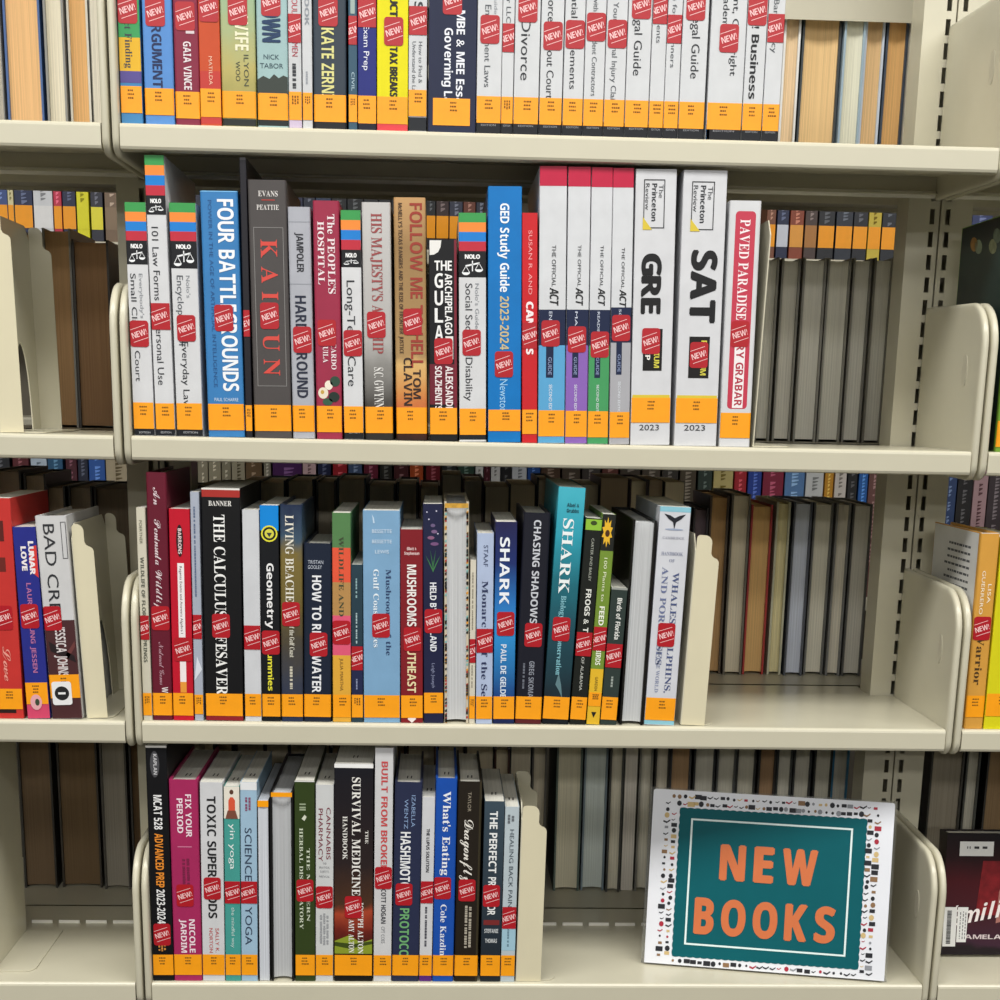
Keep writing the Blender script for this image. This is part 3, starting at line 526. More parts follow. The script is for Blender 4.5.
B3(401, 422.8, 400.6, 422.2, 529.5, '8a2028', 'brick red guide with bold white mushrooms title', [T('Elliott &', 547, 549.8, .3, .72, 'f0d0ce', 'b', 1), T('Stephenson', 551.5, 554.3, .18, .85, 'f0d0ce', 'b', 1), T('MUSHROOMS', 564, 625, .3, .7, 'f2ece8', 'b'), T('SOUTHEAST', 634, 692, .3, .68, 'ecdcae', 'b'), poly('white_diamond', [(.3, 719), (.5, 714), (.7, 719), (.5, 723)], 'efe6e4')], st=(412.4, 638))
stem = [poly('leaf', [(.5, 571), (.12, 554), (.3, 560), (.5, 568)], '3f7a4a'), poly('leaf', [(.5, 571), (.88, 554), (.7, 560), (.5, 568)], '3f7a4a'), poly('leaf', [(.5, 571), (.35, 548), (.5, 562), (.65, 548)], '356a44', .00035)]+[blob('flower', .5+.1*math.sin(i*2.4), 525+i*6, .12+.03*i, .09, ['6a5a80', '7c5f86', '8a5a7c', '76507c'][i]) for i in range(4)]+[blob('star', x, y, .04, .04, 'c8c6dc') for x, y in ((.3, 519), (.68, 511), (.2, 512), (.75, 533))]
B3(424, 443.2, 423.6, 442, 504, '232646', 'dark navy book with leafy plant drawing below its top', stem+[T('HELD BY THE LAND', 581, 650, .34, .66, 'e8eaf0', 'b'), T('Leigh Joseph', 662, 687, .42, .58, '8a90b0', 'r')], st=(433.4, 619.4), lab=(692, 713))
def leafy(root, w, h, r, Z):
    R = random.Random(5)
    for nm, c in (('leaf_pattern', 'd9952f'), ('leaf_pattern', 'a8322c'), ('leaf_pattern', '7fb0ac'), ('leaf_pattern', '2a2a28')):
        mb = MB()
        for i in range(26):
            for u in (.02, .9):
                z = R.random()*(h-.004); t = .0007
                mb.flat([(u*w, -.0004, z), ((u+.08)*w, -.0004, z), ((u+.08)*w, -.0004, z+.003), (u*w, -.0004, z+.002)])
        mb.build(nm, mat(c, .5, .3, 0), root)['kind'] = 'stuff'
    MB().flat([(w*.02, -.0005, h-.006), (w*.98, -.0005, h-.006), (w*.98, -.0005, h-.001), (w*.02, -.0005, h-.001)]).build('ochre_strip', mat('c99a3c', .5, .3, .2, 200), root)
B3(444.6, 468.4, 443.6, 469.6, 502.5, 'd9cdb4', 'book turned with white page edges out and leaf-patterned boards', [X(leafy)], lab=None, flip=True, hard=True, page='cfd1d3', dp=.18)
B3(469, 474.8, 470.2, 476.6, 560.3, 'e2dcc8', 'very thin cream booklet beside pale blue monarch book', [lines(572, 630, .35, .65, '8a8474', 1), lines(664, 690, .35, .65, '8a8474', 1)], st=(472, 650))
B3(475.8, 492, 477.6, 493.6, 533.4, 'bccbe8', 'pale lavender blue book with navy serif monarchs title', [T('STAAF', 545, 566, .4, .66, '3a4668', 'r'), T('Monarchs of the Sea', 580, 703, .32, .68, '2a3358', 's')], st=(485.5, 639.5), ys=.006)
B3(493, 514, 496, 517, 522, '1f3f86', 'navy to bright blue book with bold white shark title', [T('SHARK', 537, 603, .22, .66, 'eef2f8', 'b'), T('PAUL DE GELDER', 643, 702, .32, .58, 'd8e4f2', 'b')], st=(505.6, 622.4), stops=[(0, '16204a'), (.12, '1c3c7c'), (.45, '2f8fd0'), (.6, '2a74bc'), (.8, '20306a'), (1, '24244e')], noise=.08)
B3(514.8, 541, 522, 552.5, 513, '1b1d28', 'black hardcover about chasing shadows in gray capitals', [T('CHASING SHADOWS', 520, 622, .4, .66, 'c9ccd4', 'b'), T('GREG SKOMAL', 660, 700, .45, .64, '8a8e9a', 'b'), lines(662, 690, .22, .34, '6a6e7a', 1), Bn('5a2024', 717, 725)], st=(533.5, 633.5), hard=True)
B3(542, 568, 558.5, 586.4, 487.5, '2a8a9c', 'tallest teal shark book leaning left edge over its neighbour', [T('Abel &', 503, 506.5, .35, .8, '123c48', 'b', 1), T('Grubbs', 508.5, 512, .35, .8, '123c48', 'b', 1), T('SHARK', 518, 592, .26, .66, 'eef4f4', 's'), T('Biology and Conservation', 594, 674, .38, .58, '86c4d0', 's'), poly('pale_shark', [(.5, 672), (.62, 684), (.7, 698), (.55, 690), (.4, 684)], '5f7f86')], st=(561.3, 627.5), dp=.2, stops=[(0, '12161c'), (.12, '1c2a32'), (.4, '1f4a56'), (.6, '1f6a78'), (.8, '2f9cb0'), (1, '48b4c6')], noise=.12)
B3(569.5, 585.6, 587.5, 601.6, 518.4, '1e211c', 'black amphibian guide with lime band across its top', [Bn('8fbe3c', 519.5, 530), blob('frog', .5, 523, .2, .14, '3a4a1c'), T('CARTER AND BAILEY', 538, 580, .44, .6, 'b0b4a8', 'r'), T('FROGS & TOADS', 588, 655, .36, .68, 'e6e8e0', 'b'), T('OF ALABAMA', 656, 690, .42, .6, 'c6c8c0', 'r')], st=(583.5, 643))
petals = [poly('sunflower_petals', [(.42+(.42 if i % 2 else .27)*math.cos(i*.314), 532+(15 if i % 2 else 9)*math.sin(i*.314)) for i in range(20)], 'e8b62c'), blob('sunflower_heart', .44, 533, .17, .26, '4a2c14', .0005)]
B3(586, 599.2, 602.4, 616.8, 514.5, '7c9a3a', 'green bird feeding guide with sunflower on its black top', [Bn('20221e', 512, 550)]+petals+[T('100 Plants to', 557, 600, .36, .6, 'e6ecc8', 'r'), T('FEED', 605, 624, .3, .68, 'f2f4e4', 'b'), T('BIRDS', 648, 664, .3, .68, 'f2f4e4', 'b'), Bn('e2b62e', 668, 725), T('GARDEN', 676, 690, .4, .62, '5a4a1c', 'r'), poly('black_mark', [(.3, 712), (.7, 712), (.5, 718)], '1a1a1a')], st=(599.4, 637.4), lab=(692, 706))
B3(600, 616, 612.3, 627.4, 588, '33403c', 'short dark green black bird guide on third shelf', [T('Birds of Florida', 598, 639, .42, .7, 'e6e8e2', 'b'), Bn('9a9e98', 587, 590), lines(676, 690, .45, .65, '9aa49c', 1)], st=(613.8, 655.4))
B3(619.5, 642.6, 633, 657.4, 520.5, '14120f', 'black book turned with white page edges facing out on third shelf', [], lab=None, flip=True, hard=True, page='cdcfd0', dp=.21)
tail = poly('whale_tail', [(.5, 529), (.45, 522), (.3, 519), (.15, 514), (.35, 515.5), (.5, 518), (.65, 515.5), (.85, 514), (.7, 519), (.55, 522)], '1d1f28')
B3(644, 674, 658, 693.6, 507, 'e9ebf2', 'wide white handbook with black whale tail near its top', [Bn('8ac2d2', 505, 512), tail, blob('sea', .5, 529, .3, .03, '9aa6be'), T('CAMBRIDGE', 536, 538.5, .15, .85, '9a9ca8', 's', 1), T('HANDBOOK', 551, 554.5, .15, .85, '8288a0', 's', 1), T('OF', 558, 561, .42, .6, '8288a0', 's', 1), T('WHALES, DOLPHINS,', 571, 692, .58, .78, '4a5680', 's'), T('AND PORPOISES', 566, 664, .22, .42, '6a7498', 's'), T('OF THE WORLD', 646, 692, .26, .38, '8e96b2', 's'), Bn('8ac2d2', 716, 725)], st=(666.3, 633.5), dp=.2)

# lowest shelf
def B4(xl, xr, tl, tr, yt, color, label, deco=(), **kw): book(G4, 3, (xl, xr, tl, tr, yt), color, label, deco, **kw)
B4(148.6, 173, 140, 165, 745, '131316', 'tall black exam prep book, first on lowest shelf', [Bn('d8d6d0', 744, 747), poly('pale_oval', [(.42+.22*math.cos(a*.449), 763+13*math.sin(a*.449)) for a in range(14)], '4a4a4e'), T('KAPLAN', 753, 773, .36, .52, 'c8c8ca', 'b'), T('MCAT 528', 793, 827, .3, .68, 'f0f0f0', 'b'), T('ADVANCED PREP', 831, 885, .3, .68, 'f0922e', 'b'), T('2023-2024', 887, 922, .3, .68, 'f0f0f0', 'b'), lines(938, 952, .3, .7, 'd08a3c', 3)], st=(159, 933), dp=.185)
B4(174, 202.4, 167.2, 198.3, 780, 'b32e63', 'magenta hardcover with white capitals on lowest shelf', [T('FIX YOUR', 794, 836, .56, .76, 'f4dfe8', 'b'), T('PERIOD', 798, 832, .26, .46, 'f4dfe8', 'b'), lines(855, 886, .4, .7, '7a1c44', 2, 3), Bn('d07a9c', 845, 846, .25, .75), T('NICOLE', 918, 952, .58, .78, 'f4dfe8', 'b'), T('JARDIM', 918, 952, .28, .48, 'f4dfe8', 'b')], st=(184.8, 894), hard=True, dp=.165)
B4(203, 225, 199, 223, 782.6, 'e9eaec', 'white book with widely spaced black title about superfoods', [T('TOXIC SUPERFOODS', 796, 917, .3, .68, '1c1d20', 'b'), T('SALLY K.', 927, 952, .6, .76, 'c04a4a', 'r'), T('NORTON', 927, 952, .32, .48, 'c04a4a', 'r')], st=(212.3, 887))
yog = [Bn('e8e2d4', 783, 818), blob('figure_head', .5, 792, .13, .16, '5a3a2c'), poly('figure_body', [(.3, 816), (.3, 800), (.42, 797), (.58, 797), (.72, 800), (.72, 816)], 'd9583c'), poly('figure_legs', [(.1, 818), (.25, 810), (.75, 810), (.9, 818)], '7a4a3a', .0004)]
B4(225.8, 241, 223.6, 239.2, 786.7, '4ba79e', 'teal yoga book with red clad figure on top', yog+[T('yin yoga', 823, 868, .38, .72, 'e6f2f0', 'r'), T('the mindful way', 906, 947, .42, .64, 'c6e2de', 'r')], st=(233, 891))
B4(241.6, 258, 239.5, 257.6, 782.6, 'a9cbe2', 'light blue yoga book with thin dark capitals', [Bn('e6e8ea', 780, 790), lines(797, 812, .3, .7, '8a4a6a', 2, 9), T('SCIENCE OF YOGA', 827, 944, .26, .68, '2c3a52', 'r')], st=(248, 891))
B4(259, 270.4, 257.4, 268, 800.7, '2a2a2c', 'thin book turned with white page edges out and an orange strip on top', [Bn(ORANGE, 799, 807, .02, .98)], lab=None, flip=True, page='cfd3da', dp=.18)
B4(271.6, 294.4, 269.2, 293.6, 792.6, '161616', 'thick black book turned with pages out and an orange strip on top', [Bn(ORANGE, 790, 797, .02, .98)], lab=None, flip=True, page='c4c6c8', dp=.19, hard=True)
B4(295.5, 315, 294.2, 314.6, 781, '36461f', 'dark green herbal book with pale serif letters', [lines(800, 812, .25, .75, '9aa888', 1, 4), poly('pale_leaf', [(.35, 818), (.5, 814), (.6, 816), (.5, 820)], 'd8dcc8'), T('THE MODERN', 847, 920, .6, .76, 'cfd8c0', 's'), T('HERBAL DISPENSATORY', 827, 928, .24, .42, 'cfd8c0', 's'), Bn('e6e6e2', 779, 782)], st=(305, 889), dp=.18)
B4(315.7, 333, 315.4, 334, 785, 'e6e8e8', 'white pharmacy book with two lines of dark red capitals', [T('CANNABIS', 807, 858, .6, .84, '7a2438', 'r'), T('PHARMACY', 808, 860, .16, .4, '7a2438', 'r'), T('THE', 861, 863, .4, .6, '8a8c90', 'r', 1), T('PRACTICAL', 865, 867, .2, .8, '8a8c90', 'r', 1), T('GUIDE TO', 869, 871, .25, .75, '8a8c90', 'r', 1), T('MEDICAL', 874, 876, .2, .8, '8a8c90', 'r', 1), lines(912, 945, .25, .8, '9a9ca0', 3, 6)], st=(324.4, 895.8))
hill = [poly('green_hill', [(.01, 953), (.99, 953), (.99, 938), (.7, 942), (.4, 934), (.01, 940)], '8a9a2c', .00025), poly('dark_field', [(.01, 945), (.4, 948), (.99, 943), (.99, 940), (.5, 943), (.01, 941)], '3c4a14', .0003)]
B4(334.4, 372.2, 334.4, 373.2, 764, '1a1a20', 'thick dark survival medicine handbook with sunset artwork', hill+[T('THE', 829, 842, .8, .88, 'e8e6e0', 's'), T('SURVIVAL MEDICINE', 777, 894, .46, .68, 'f0eee8', 's'), T('HANDBOOK', 815, 858, .22, .34, 'e8e6e0', 's'), T('JOSEPH ALTON', 900, 953, .62, .76, 'f0eee8', 's'), T('AMY ALTON', 918, 952, .38, .52, 'f0eee8', 's'), Bn('f0f0ee', 764, 768)], st=(353.2, 905.5), dp=.19, stops=[(0, '14120f'), (.13, '1c1a12'), (.16, '3a1a14'), (.24, '6a2018'), (.32, 'a8442a'), (.36, '4a3020'), (.55, '2a2020'), (1, '16171f')], noise=.1)
B4(373.4, 391, 374.2, 394.4, 748, 'e9e9ea', 'tall white book with red condensed title on lowest shelf', [T('BUILT FROM BROKEN', 761, 870, .36, .7, 'c8484a', 'b'), T('SCOTT HOGAN', 884, 922, .4, .66, '44464c', 'b'), T('CPT COES', 925, 942, .42, .62, '8a8c90', 'r')], st=(383.4, 875.8), dp=.18)
B4(391.8, 418.4, 395.2, 422.4, 782.6, '2d3350', 'slate navy protocol book with white and green capitals', [T('IZABELLA', 795, 826, .62, .76, '8aa4cc', 'r'), T('WENTZ', 799, 828, .36, .5, '8aa4cc', 'r'), T("HASHIMOTO'S", 831, 894, .24, .6, 'eef0f2', 'b'), T('PROTOCOL', 907, 962, .26, .6, '6fae72', 'b')], st=(404, 893), hard=True)
B4(419, 431.4, 423, 434.6, 797.5, 'e9eaee', 'thin white book with small black title and purple foot', [T('THE LUPUS SOLUTION', 828, 871, .38, .62, '2a2a33', 'b'), lines(904, 946, .38, .64, '4a4a55', 1, 5), Bn('5a2a7a', 974, 984)], st=(427, 891))
B4(432.2, 453, 435.8, 457.6, 778.6, '1c56b8', 'bright blue hardcover with white serif title beside dark dragonfly book', [T("What's Eating Us", 791, 893, .36, .72, 'f0f3f8', 's'), T('Cole Kazdin', 903, 955, .34, .62, 'e6ecf6', 's')], st=(442.3, 886.6), hard=True)
B4(454, 477.4, 458.6, 482, 782, '262018', 'dark brown hardcover with handwritten white dragonfly title', [T('TAYLOR', 792, 811, .42, .56, 'a09684', 'r'), T('Dragonfly', 819, 882, .3, .72, 'eeeae0', 'c'), lines(903, 948, .4, .74, 'b0a898', 2, 8), Bn('3a3424', 780, 983, .9, .99)], st=(467, 888.8), hard=True)
B4(480, 499.6, 484, 505.6, 801.5, '303a44', 'dark slate book with bold white predator title', [T('THE PERFECT', 811, 872, .28, .66, 'eef0f0', 'b'), T('PREDATOR', 876, 914, .28, .66, 'eef0f0', 'b'), T('STEFFANIE', 928, 932, .15, .85, 'd0d4d6', 'b', 1), T('THOMAS', 938, 942, .2, .8, 'd0d4d6', 'b', 1), Bn('7a2c2c', 919, 924, .1, .9)], st=(491.4, 894.7), stops=[(0, '20262c'), (.3, '26303a'), (1, '3c4c58')], noise=.2)
B4(500.4, 514.2, 506.2, 518.6, 807, 'cfdde4', 'narrow pale blue book about back pain beside cream bookend', [lines(813, 824, .2, .75, '6a7076', 2, 2), T('HEALING BACK PAIN', 829, 906, .38, .68, '4a555e', 'r'), Bn('9fc4d4', 926, 950), lines(928, 948, .4, .6, '6a8a9a', 1)], st=(509, 916.8))

# left bay and right bay
GL_, GR_ = 'books leaning in the left bay', 'books in the right bay'
book(GL_, 2, (-4, 25.4, -21, 8.6, 498), 'd23a34', 'red book cut by the left edge of the picture', [Bn('5a2420', 520, 540, .3, .7), Bn('6a2822', 556, 570, .3, .7), T('Love', 645, 680, .4, .7, 'e89a8c', 'c'), Bn('2c1a18', 695, 713, .15, .75)], st=(3, 616), lab=(688, 709))
book(GL_, 2, (26.2, 50.2, 11.2, 34.5, 527), '2c3290', 'indigo romance paperback with red burst and white capitals', [poly('red_burst', [(.99, 545), (.99, 577), (.8, 573), (.62, 562), (.66, 552), (.8, 546)], 'd63a34'), T('LUNAR', 541, 574, .64, .86, 'f0e8ea', 'k'), T('LOVE', 546, 570, .3, .52, 'f0e8ea', 'k'), T('LAUREN', 582, 614, .42, .62, 'b06a9c', 'b'), T('KUNG JESSEN', 620, 672, .42, .62, 'b06a9c', 'b'), Bn('d0486a', 704, 722), blob('flower', .45, 702, .26, .36, 'e4a8ae', .0007), blob('flower', .5, 702, .1, .16, '3a4a34', .0008)], st=(29, 615), lab=(682, 704))
def emblem(root, w, h, r, Z):
    zc = Z(693)
    MB().flat([(p, -.0008, q) for p, q in rrect(w*.08, w*.72, zc-.013, zc+.013, .003)]).build('white_tag', mat('e8e8e8', .5, .4, 0), root)
    MB().flat([(w*.4+.0078*math.cos(i*.314), -.0009, zc+.0078*math.sin(i*.314)) for i in range(20)]).build('black_disc', mat('1c1c1e', .5, .4, 0), root)
    MB().flat([(w*.4-.004, -.001, zc-.0012), (w*.4+.004, -.001, zc-.0012), (w*.4+.004, -.001, zc+.0012), (w*.4-.004, -.001, zc+.0012)]).build('white_bar', mat('e8e8e8', .5, .4, 0), root)
book(GL_, 2, (52, 82.6, 33, 67, 516), 'e4e4e4', 'white hardcover with thin dark title and dark red lower half, against bookend', [T('BAD CREE', 524, 622, .24, .6, '2a2c30', 'r'), Bn('4a2a2c', 619, 724), poly('dark_branch', [(.1, 640), (.9, 655), (.95, 662), (.15, 650)], '241a1c'), poly('dark_branch', [(.3, 668), (.95, 640), (.95, 646), (.35, 675)], '6a3a38'), T('JESSICA JOHNS', 625, 676, .34, .66, 'd8d0d0', 'b'), frame(522, 558, .8, .97, '3a3a3e'), X(emblem)], st=(46, 617), hard=True, lab=(674, 698))
book(GL_, 3, (-50, -16, None, None, 818), '7a1f24', 'dark red book standing at the left edge of lowest shelf', [Bn('2a2430', 930, 962), lines(850, 920, .2, .8, 'a8423c', 3, 7)], lab=None, ys=.02)
def blurb(seed, c, n=8, top=.02):
    def fn(root, w, h, r, Z):
        R = random.Random(seed); mb = MB()
        for i in range(n):
            z = h-top-i*.0078; y = .028
            while y < .12-R.random()*.03:
                y2 = y+.004+R.random()*.008; mb.flat([(-.0003, y, z), (-.0003, y2, z), (-.0003, y2, z+.0026), (-.0003, y, z+.0026)]); y = y2+.0018
        mb.build('blurb_print', mat(c, .6, .3, 0), root)
    return X(fn)
def photo_side(root, w, h, r, Z):
    MB().flat([(-.0003, .005, .001), (-.0003, .163, .001), (-.0003, .163, h-.001), (-.0003, .005, h-.001)]).build('dark_cover_photo', art([(0, '16241f'), (.7, '22332f'), (.86, '34443f'), (.93, '2a3434'), (1, '1c2628')], h, .1, 60), root)
    for y0, z0, c in ((.12, .022, 'b0803c'), (.105, .026, '8a9a80'), (.06, .03, '9aa07c'), (.05, .02, '6a7a68')):
        MB().flat([(-.0005, y0+.012*math.cos(i*.52), h-z0+.008*math.sin(i*.52+.3)) for i in range(12)]).build('pale_patch', mat(c, .4, .4, .3, 90), root)
book(GR_, 1, (989, 1012, 1001, 1024, 210), '7aa83a', 'green spined book cut by the right edge, dark photo on its side', [X(photo_side)], lab=(420, 447), hard=True, dp=.165)
book(GR_, 2, (962.5, 982.5, 975.5, 1000, 533), 'e2a648', 'gold spined book with printed white side, right bay third shelf', [Bn('ecebe8', 530, 533.5), T('GUERRERO', 570, 613, .24, .42, 'f4ead0', 'r'), T('LISA', 583, 602, .6, .78, 'f4ead0', 'r'), T('Warrior', 630, 684, .28, .66, '4a3418', 's'), blurb(3, '55585c', 7)], st=(980, 627), hard=True, lab=(695, 717))
book(GR_, 2, (983.5, 1012, 1002, 1032, 538), 'e6de1c', 'yellow book cut by the right edge of the picture', [], lab=(693, 716))
build_rows()
# white printed panel on the side of the gold book
for o in bpy.data.objects:
    if o.get('label', '').startswith('gold spined'):
        h = max(v.co.z for c in o.children if c.name.startswith('cover') for v in c.data.vertices)
        mk('white_side', [(-.00015, .006, .001), (-.00015, .154, .001), (-.00015, .154, h-.001), (-.00015, .006, h-.001)], [(0, 1, 2, 3)], mat('dcdcda', .4, .5, .03, 40), o)

# ------------------------------------------------------------------ bookends
def flange(w, h):
    return [(0, 0), (w, 0), (w, h-.030)]+arc(w-.006, h-.030, .006, 0, 80, 4)+[(w-.0075, h-.0225), (w-.0092, h-.0195)]+arc(w-.017, h-.008, .008, 0, 90, 5)+arc(.004, h-.004, .004, 90, 180, 4)
def bookend(label, x, y, z, h, fw, dp=.165, lean=0, rear=True, base=.045, group='cream metal bookends', slot=True):
    up = max(0, math.sin(lean))*max(fw, .0012); r = thing('bookend', label, 'bookend', (x, y, z+up), group); r.rotation_euler = (0, lean, 0)
    notch = [(.1+.03*math.cos(a), .01+.085*math.sin(a)) for a in [math.pi*i/10 for i in range(11)]]
    side = [(0, 0)]+([(.07, 0)]+list(reversed(notch))+[(.13, 0)] if slot else [])+[(dp, 0), (dp, h-.016), (dp-.016, h), (.016, h), (0, h-.016)]
    MB().prism(side, 0, .0012, lambda p, q, a: (a, p, q)).build('side_plate', METAL, r)
    if fw:
        mb = MB(); mb.prism(flange(fw, h), 0, .0012, lambda p, q, a: (p+.0012, a, q)); mb.build('front_flange', mat('d8d0b2', .4, .4, .02, 25), r)
        if rear: MB().prism(flange(fw, h), dp-.0012, dp, lambda p, q, a: (p+.0012, a, q)).build('rear_flange', METAL, r)
    if base:
        pts = [(0, .002), (base-.012, .002)]+arc(base-.012, .014, .012, -90, 0, 5)+[(base, dp-.002), (0, dp-.002)]
        ca, sa = math.cos(lean), -math.sin(lean)
        MB().prism(pts, 0, .0012, lambda p, q, a: (p*ca+(a-up)*sa+.0014, q, -p*sa+(a-up)*ca)).build('base_plate', METAL, r)
    return r
def bx(px, k, Y=.01): return on_y(px, proj((on_y(px, 500, Y).x, Y, -S*k))[1], Y).x
z2, z3, z4 = -S+.0004, -2*S+.0004, -3*S+.0004
bookend('cream metal bookend with side slot, left edge of second shelf', bx(-1, 1), .012, z2, .222, .024, lean=-.015)
bookend('cream metal bookend beside the leaning white and red book', bx(86.5, 2), .012, z3, .212, .0215, lean=-.04, base=.028)
bookend('cream metal bookend right of the white whale handbook', bx(680, 2), .008, z3, .211, .026, lean=.035, base=.036)
bookend('cream metal bookend right of the narrow pale blue book', bx(515.5, 3), .008, z4, .211, .028, lean=.012, base=.045)
bookend('thin metal bookend seen edge on, right of the rose and white book', bx(752.2, 1), .008, z2, .232, 0, lean=.025, base=.04)
bookend('tall gray bookend with broad base plate, bottom left', bx(-7, 3, .03), .03, z4, .27, 0, dp=.14, base=.045, slot=False)

# ------------------------------------------------------------------ the sign
def build_sign():
    zs = -3*S+.0006
    A, Bp = on_z(644, 964, zs), on_z(884, 983, zs)
    ux = (Bp-A); W = ux.length; ux.normalize(); yaw = math.atan2(ux.y, ux.x); lean = .2; H = .2
    up = lambda: Vector((-math.sin(yaw)*math.sin(lean), math.cos(yaw)*math.sin(lean), math.cos(lean)))
    for _ in range(30):
        y = proj(A+up()*H)[1]; H *= 1+(y-789.5)*.004
    r = thing('new_books_sign', 'white framed sign with teal panel and orange words NEW BOOKS', 'sign', tuple(A+Vector((0, 0, .0012)))); r.rotation_euler = (-lean, 0, yaw)
    r.rotation_mode = 'XYZ'
    R = Matrix((ux, (up().cross(ux)).normalized(), up())).transposed(); r.rotation_euler = R.to_euler()
    if (R @ Vector((0, 1, 0))).y < 0: r.rotation_euler = Matrix((ux, -(up().cross(ux)).normalized(), up())).transposed().to_euler()
    P = lambda u, v: (u*W, (1-v)*H)
    m = bpy.data.materials.new('clear_acrylic'); m.use_nodes = True; b = m.node_tree.nodes['Principled BSDF']
    b.inputs['Base Color'].default_value = (.95, .97, .97, 1); b.inputs['Transmission Weight'].default_value = .9; b.inputs['Roughness'].default_value = .05; b.inputs['Alpha'].default_value = .35; b.inputs['IOR'].default_value = 1.3
    mb = MB(); mb.box(-.004, W+.003, .0022, .0042, 0, H+.002); cl, sl = math.cos(lean), math.sin(lean); mb.prism([(0, .0018), (.06, .0018), (.06, .0), (0, .0)], -.004, W+.003, lambda d, e, a: (a, .0042+d*cl-e*sl, d*sl+e*cl)); mb.build('acrylic_holder', m, r)
    mb = MB(); mb.prism([(0, .001), (W, .001)]+arc(W-.003, H-.003, .003, 0, 90, 3)+arc(.003, H-.003, .003, 90, 180, 3), 0, .0018, lambda p, q, a: (p, a, q)); mb.build('white_sheet', mat('e6e8ee', .25, .5, .02, 20), r)
    # teal panel with a scalloped edge
    u0, u1, v0, v1 = .117, .89, .1, .945; pts = []
    def edge(a, b, n):
        (ax, az), (bx_, bz) = a, b; d = Vector((bx_-ax, bz-az)); nrm = Vector((d.y, -d.x)).normalized()
        for i in range(n*4):
            t = i/(n*4); o = .0009*abs(math.sin(math.pi*t*n)); pts.append((ax+d.x*t+nrm.x*o, az+d.y*t+nrm.y*o))
    c0, c1, c2, c3 = P(u0, v1), P(u1, v1-.005), P(u1, v0), P(u0, v0)
    edge(c0, c1, 26); edge(c1, c2, 20); edge(c2, c3, 26); edge(c3, c0, 20)
    MB().flat([(p, -.0004, q) for p, q in pts]).build('teal_panel', mat('035a62', .5, .15, .03, 30), r)
    fr = MB(); t = .0022; a, b_ = P(.165, .875), P(.836, .155)
    for x0, x1, q0, q1 in ((a[0], b_[0], a[1], a[1]+t), (a[0], b_[0], b_[1]-t, b_[1]), (a[0], a[0]+t, a[1]+t, b_[1]-t), (b_[0]-t, b_[0], a[1]+t, b_[1]-t)):
        fr.flat([(x0, -.0007, q0), (x1, -.0007, q0), (x1, -.0007, q1), (x0, -.0007, q1)])
    fr.build('white_frame_line', mat('dff0ee', .4, .4, 0), r)
    og = mat('d0703f', .4, .4, .02, 60)
    def word(s, uu0, uu1, vt, vb):
        n = len(s); widths = {'N': 1, 'E': .78, 'W': 1.35, 'B': .9, 'O': 1.1, 'K': 1, 'S': .92}; tot = sum(widths[c] for c in s)+.32*(n-1); x = uu0; sc = (uu1-uu0)/tot
        for c in s:
            v, f = glyphs(c, 'k'); x1 = x+widths[c]*sc; (ax, _), (bx_, _) = P(x, 0), P(x1, 0); zt, zb = P(0, vt)[1], P(0, vb)[1]
            lo = min(p[1] for p in v); hi = max(p[1] for p in v)
            mk('sign_letter', [(ax+p[0]*(bx_-ax), -.0009-p[2], zb+(p[1]-lo)/(hi-lo)*(zt-zb)) for p in v], f, og, r); x = x1+.32*sc
    word('NEW', .295, .7, .29, .495); word('BOOKS', .2, .787, .6, .81)
    R_ = random.Random(11); sets = {c: MB() for c in ('23242a', 'a8283c', 'cdb27c', '8a6a4a', '8d9096')}
    def mark(u, v, c, s):
        mb = sets[c]; x, z = P(u, v); k = R_.random()
        if k < .35: mb.flat([(x-s, -.0004, z-s*.7), (x+s, -.0004, z-s*.7), (x+s, -.0004, z+s*.7), (x-s, -.0004, z+s*.7)])
        elif k < .7: mb.flat([(x-s, -.0004, z-s*.2), (x, -.0004, z-s*.6), (x+s, -.0004, z+s*.2), (x+s*.9, -.0004, z+s*.55), (x, -.0004, z-s*.1), (x-s*.9, -.0004, z+s*.25)])
        else: mb.flat([(x+s*.7*math.cos(i*.785), -.0004, z+s*.8*math.sin(i*.785)) for i in range(8)])
    cs = ['23242a']*5+['a8283c', 'cdb27c', '8a6a4a', '8d9096']
    def run(n, f):
        for i in range(n):
            u, v = f((i+.5)/n); mark(u+(R_.random()-.5)*.006, v+(R_.random()-.5)*.006, R_.choice(cs), .0018+R_.random()*.0026)
    run(34, lambda t: (.075+.86*t, .035)); run(34, lambda t: (.1+.8*t, .075)); run(26, lambda t: (.062, .06+.9*t)); run(26, lambda t: (.093, .12+.83*t))
    run(26, lambda t: (.905, .09+.88*t)); run(26, lambda t: (.935, .06+.92*t)); run(28, lambda t: (.11+.78*t, .972))
    for c, mb in sets.items(): mb.build('border_pictures', mat(c, .5, .3, 0), r)['kind'] = 'stuff'
build_sign()

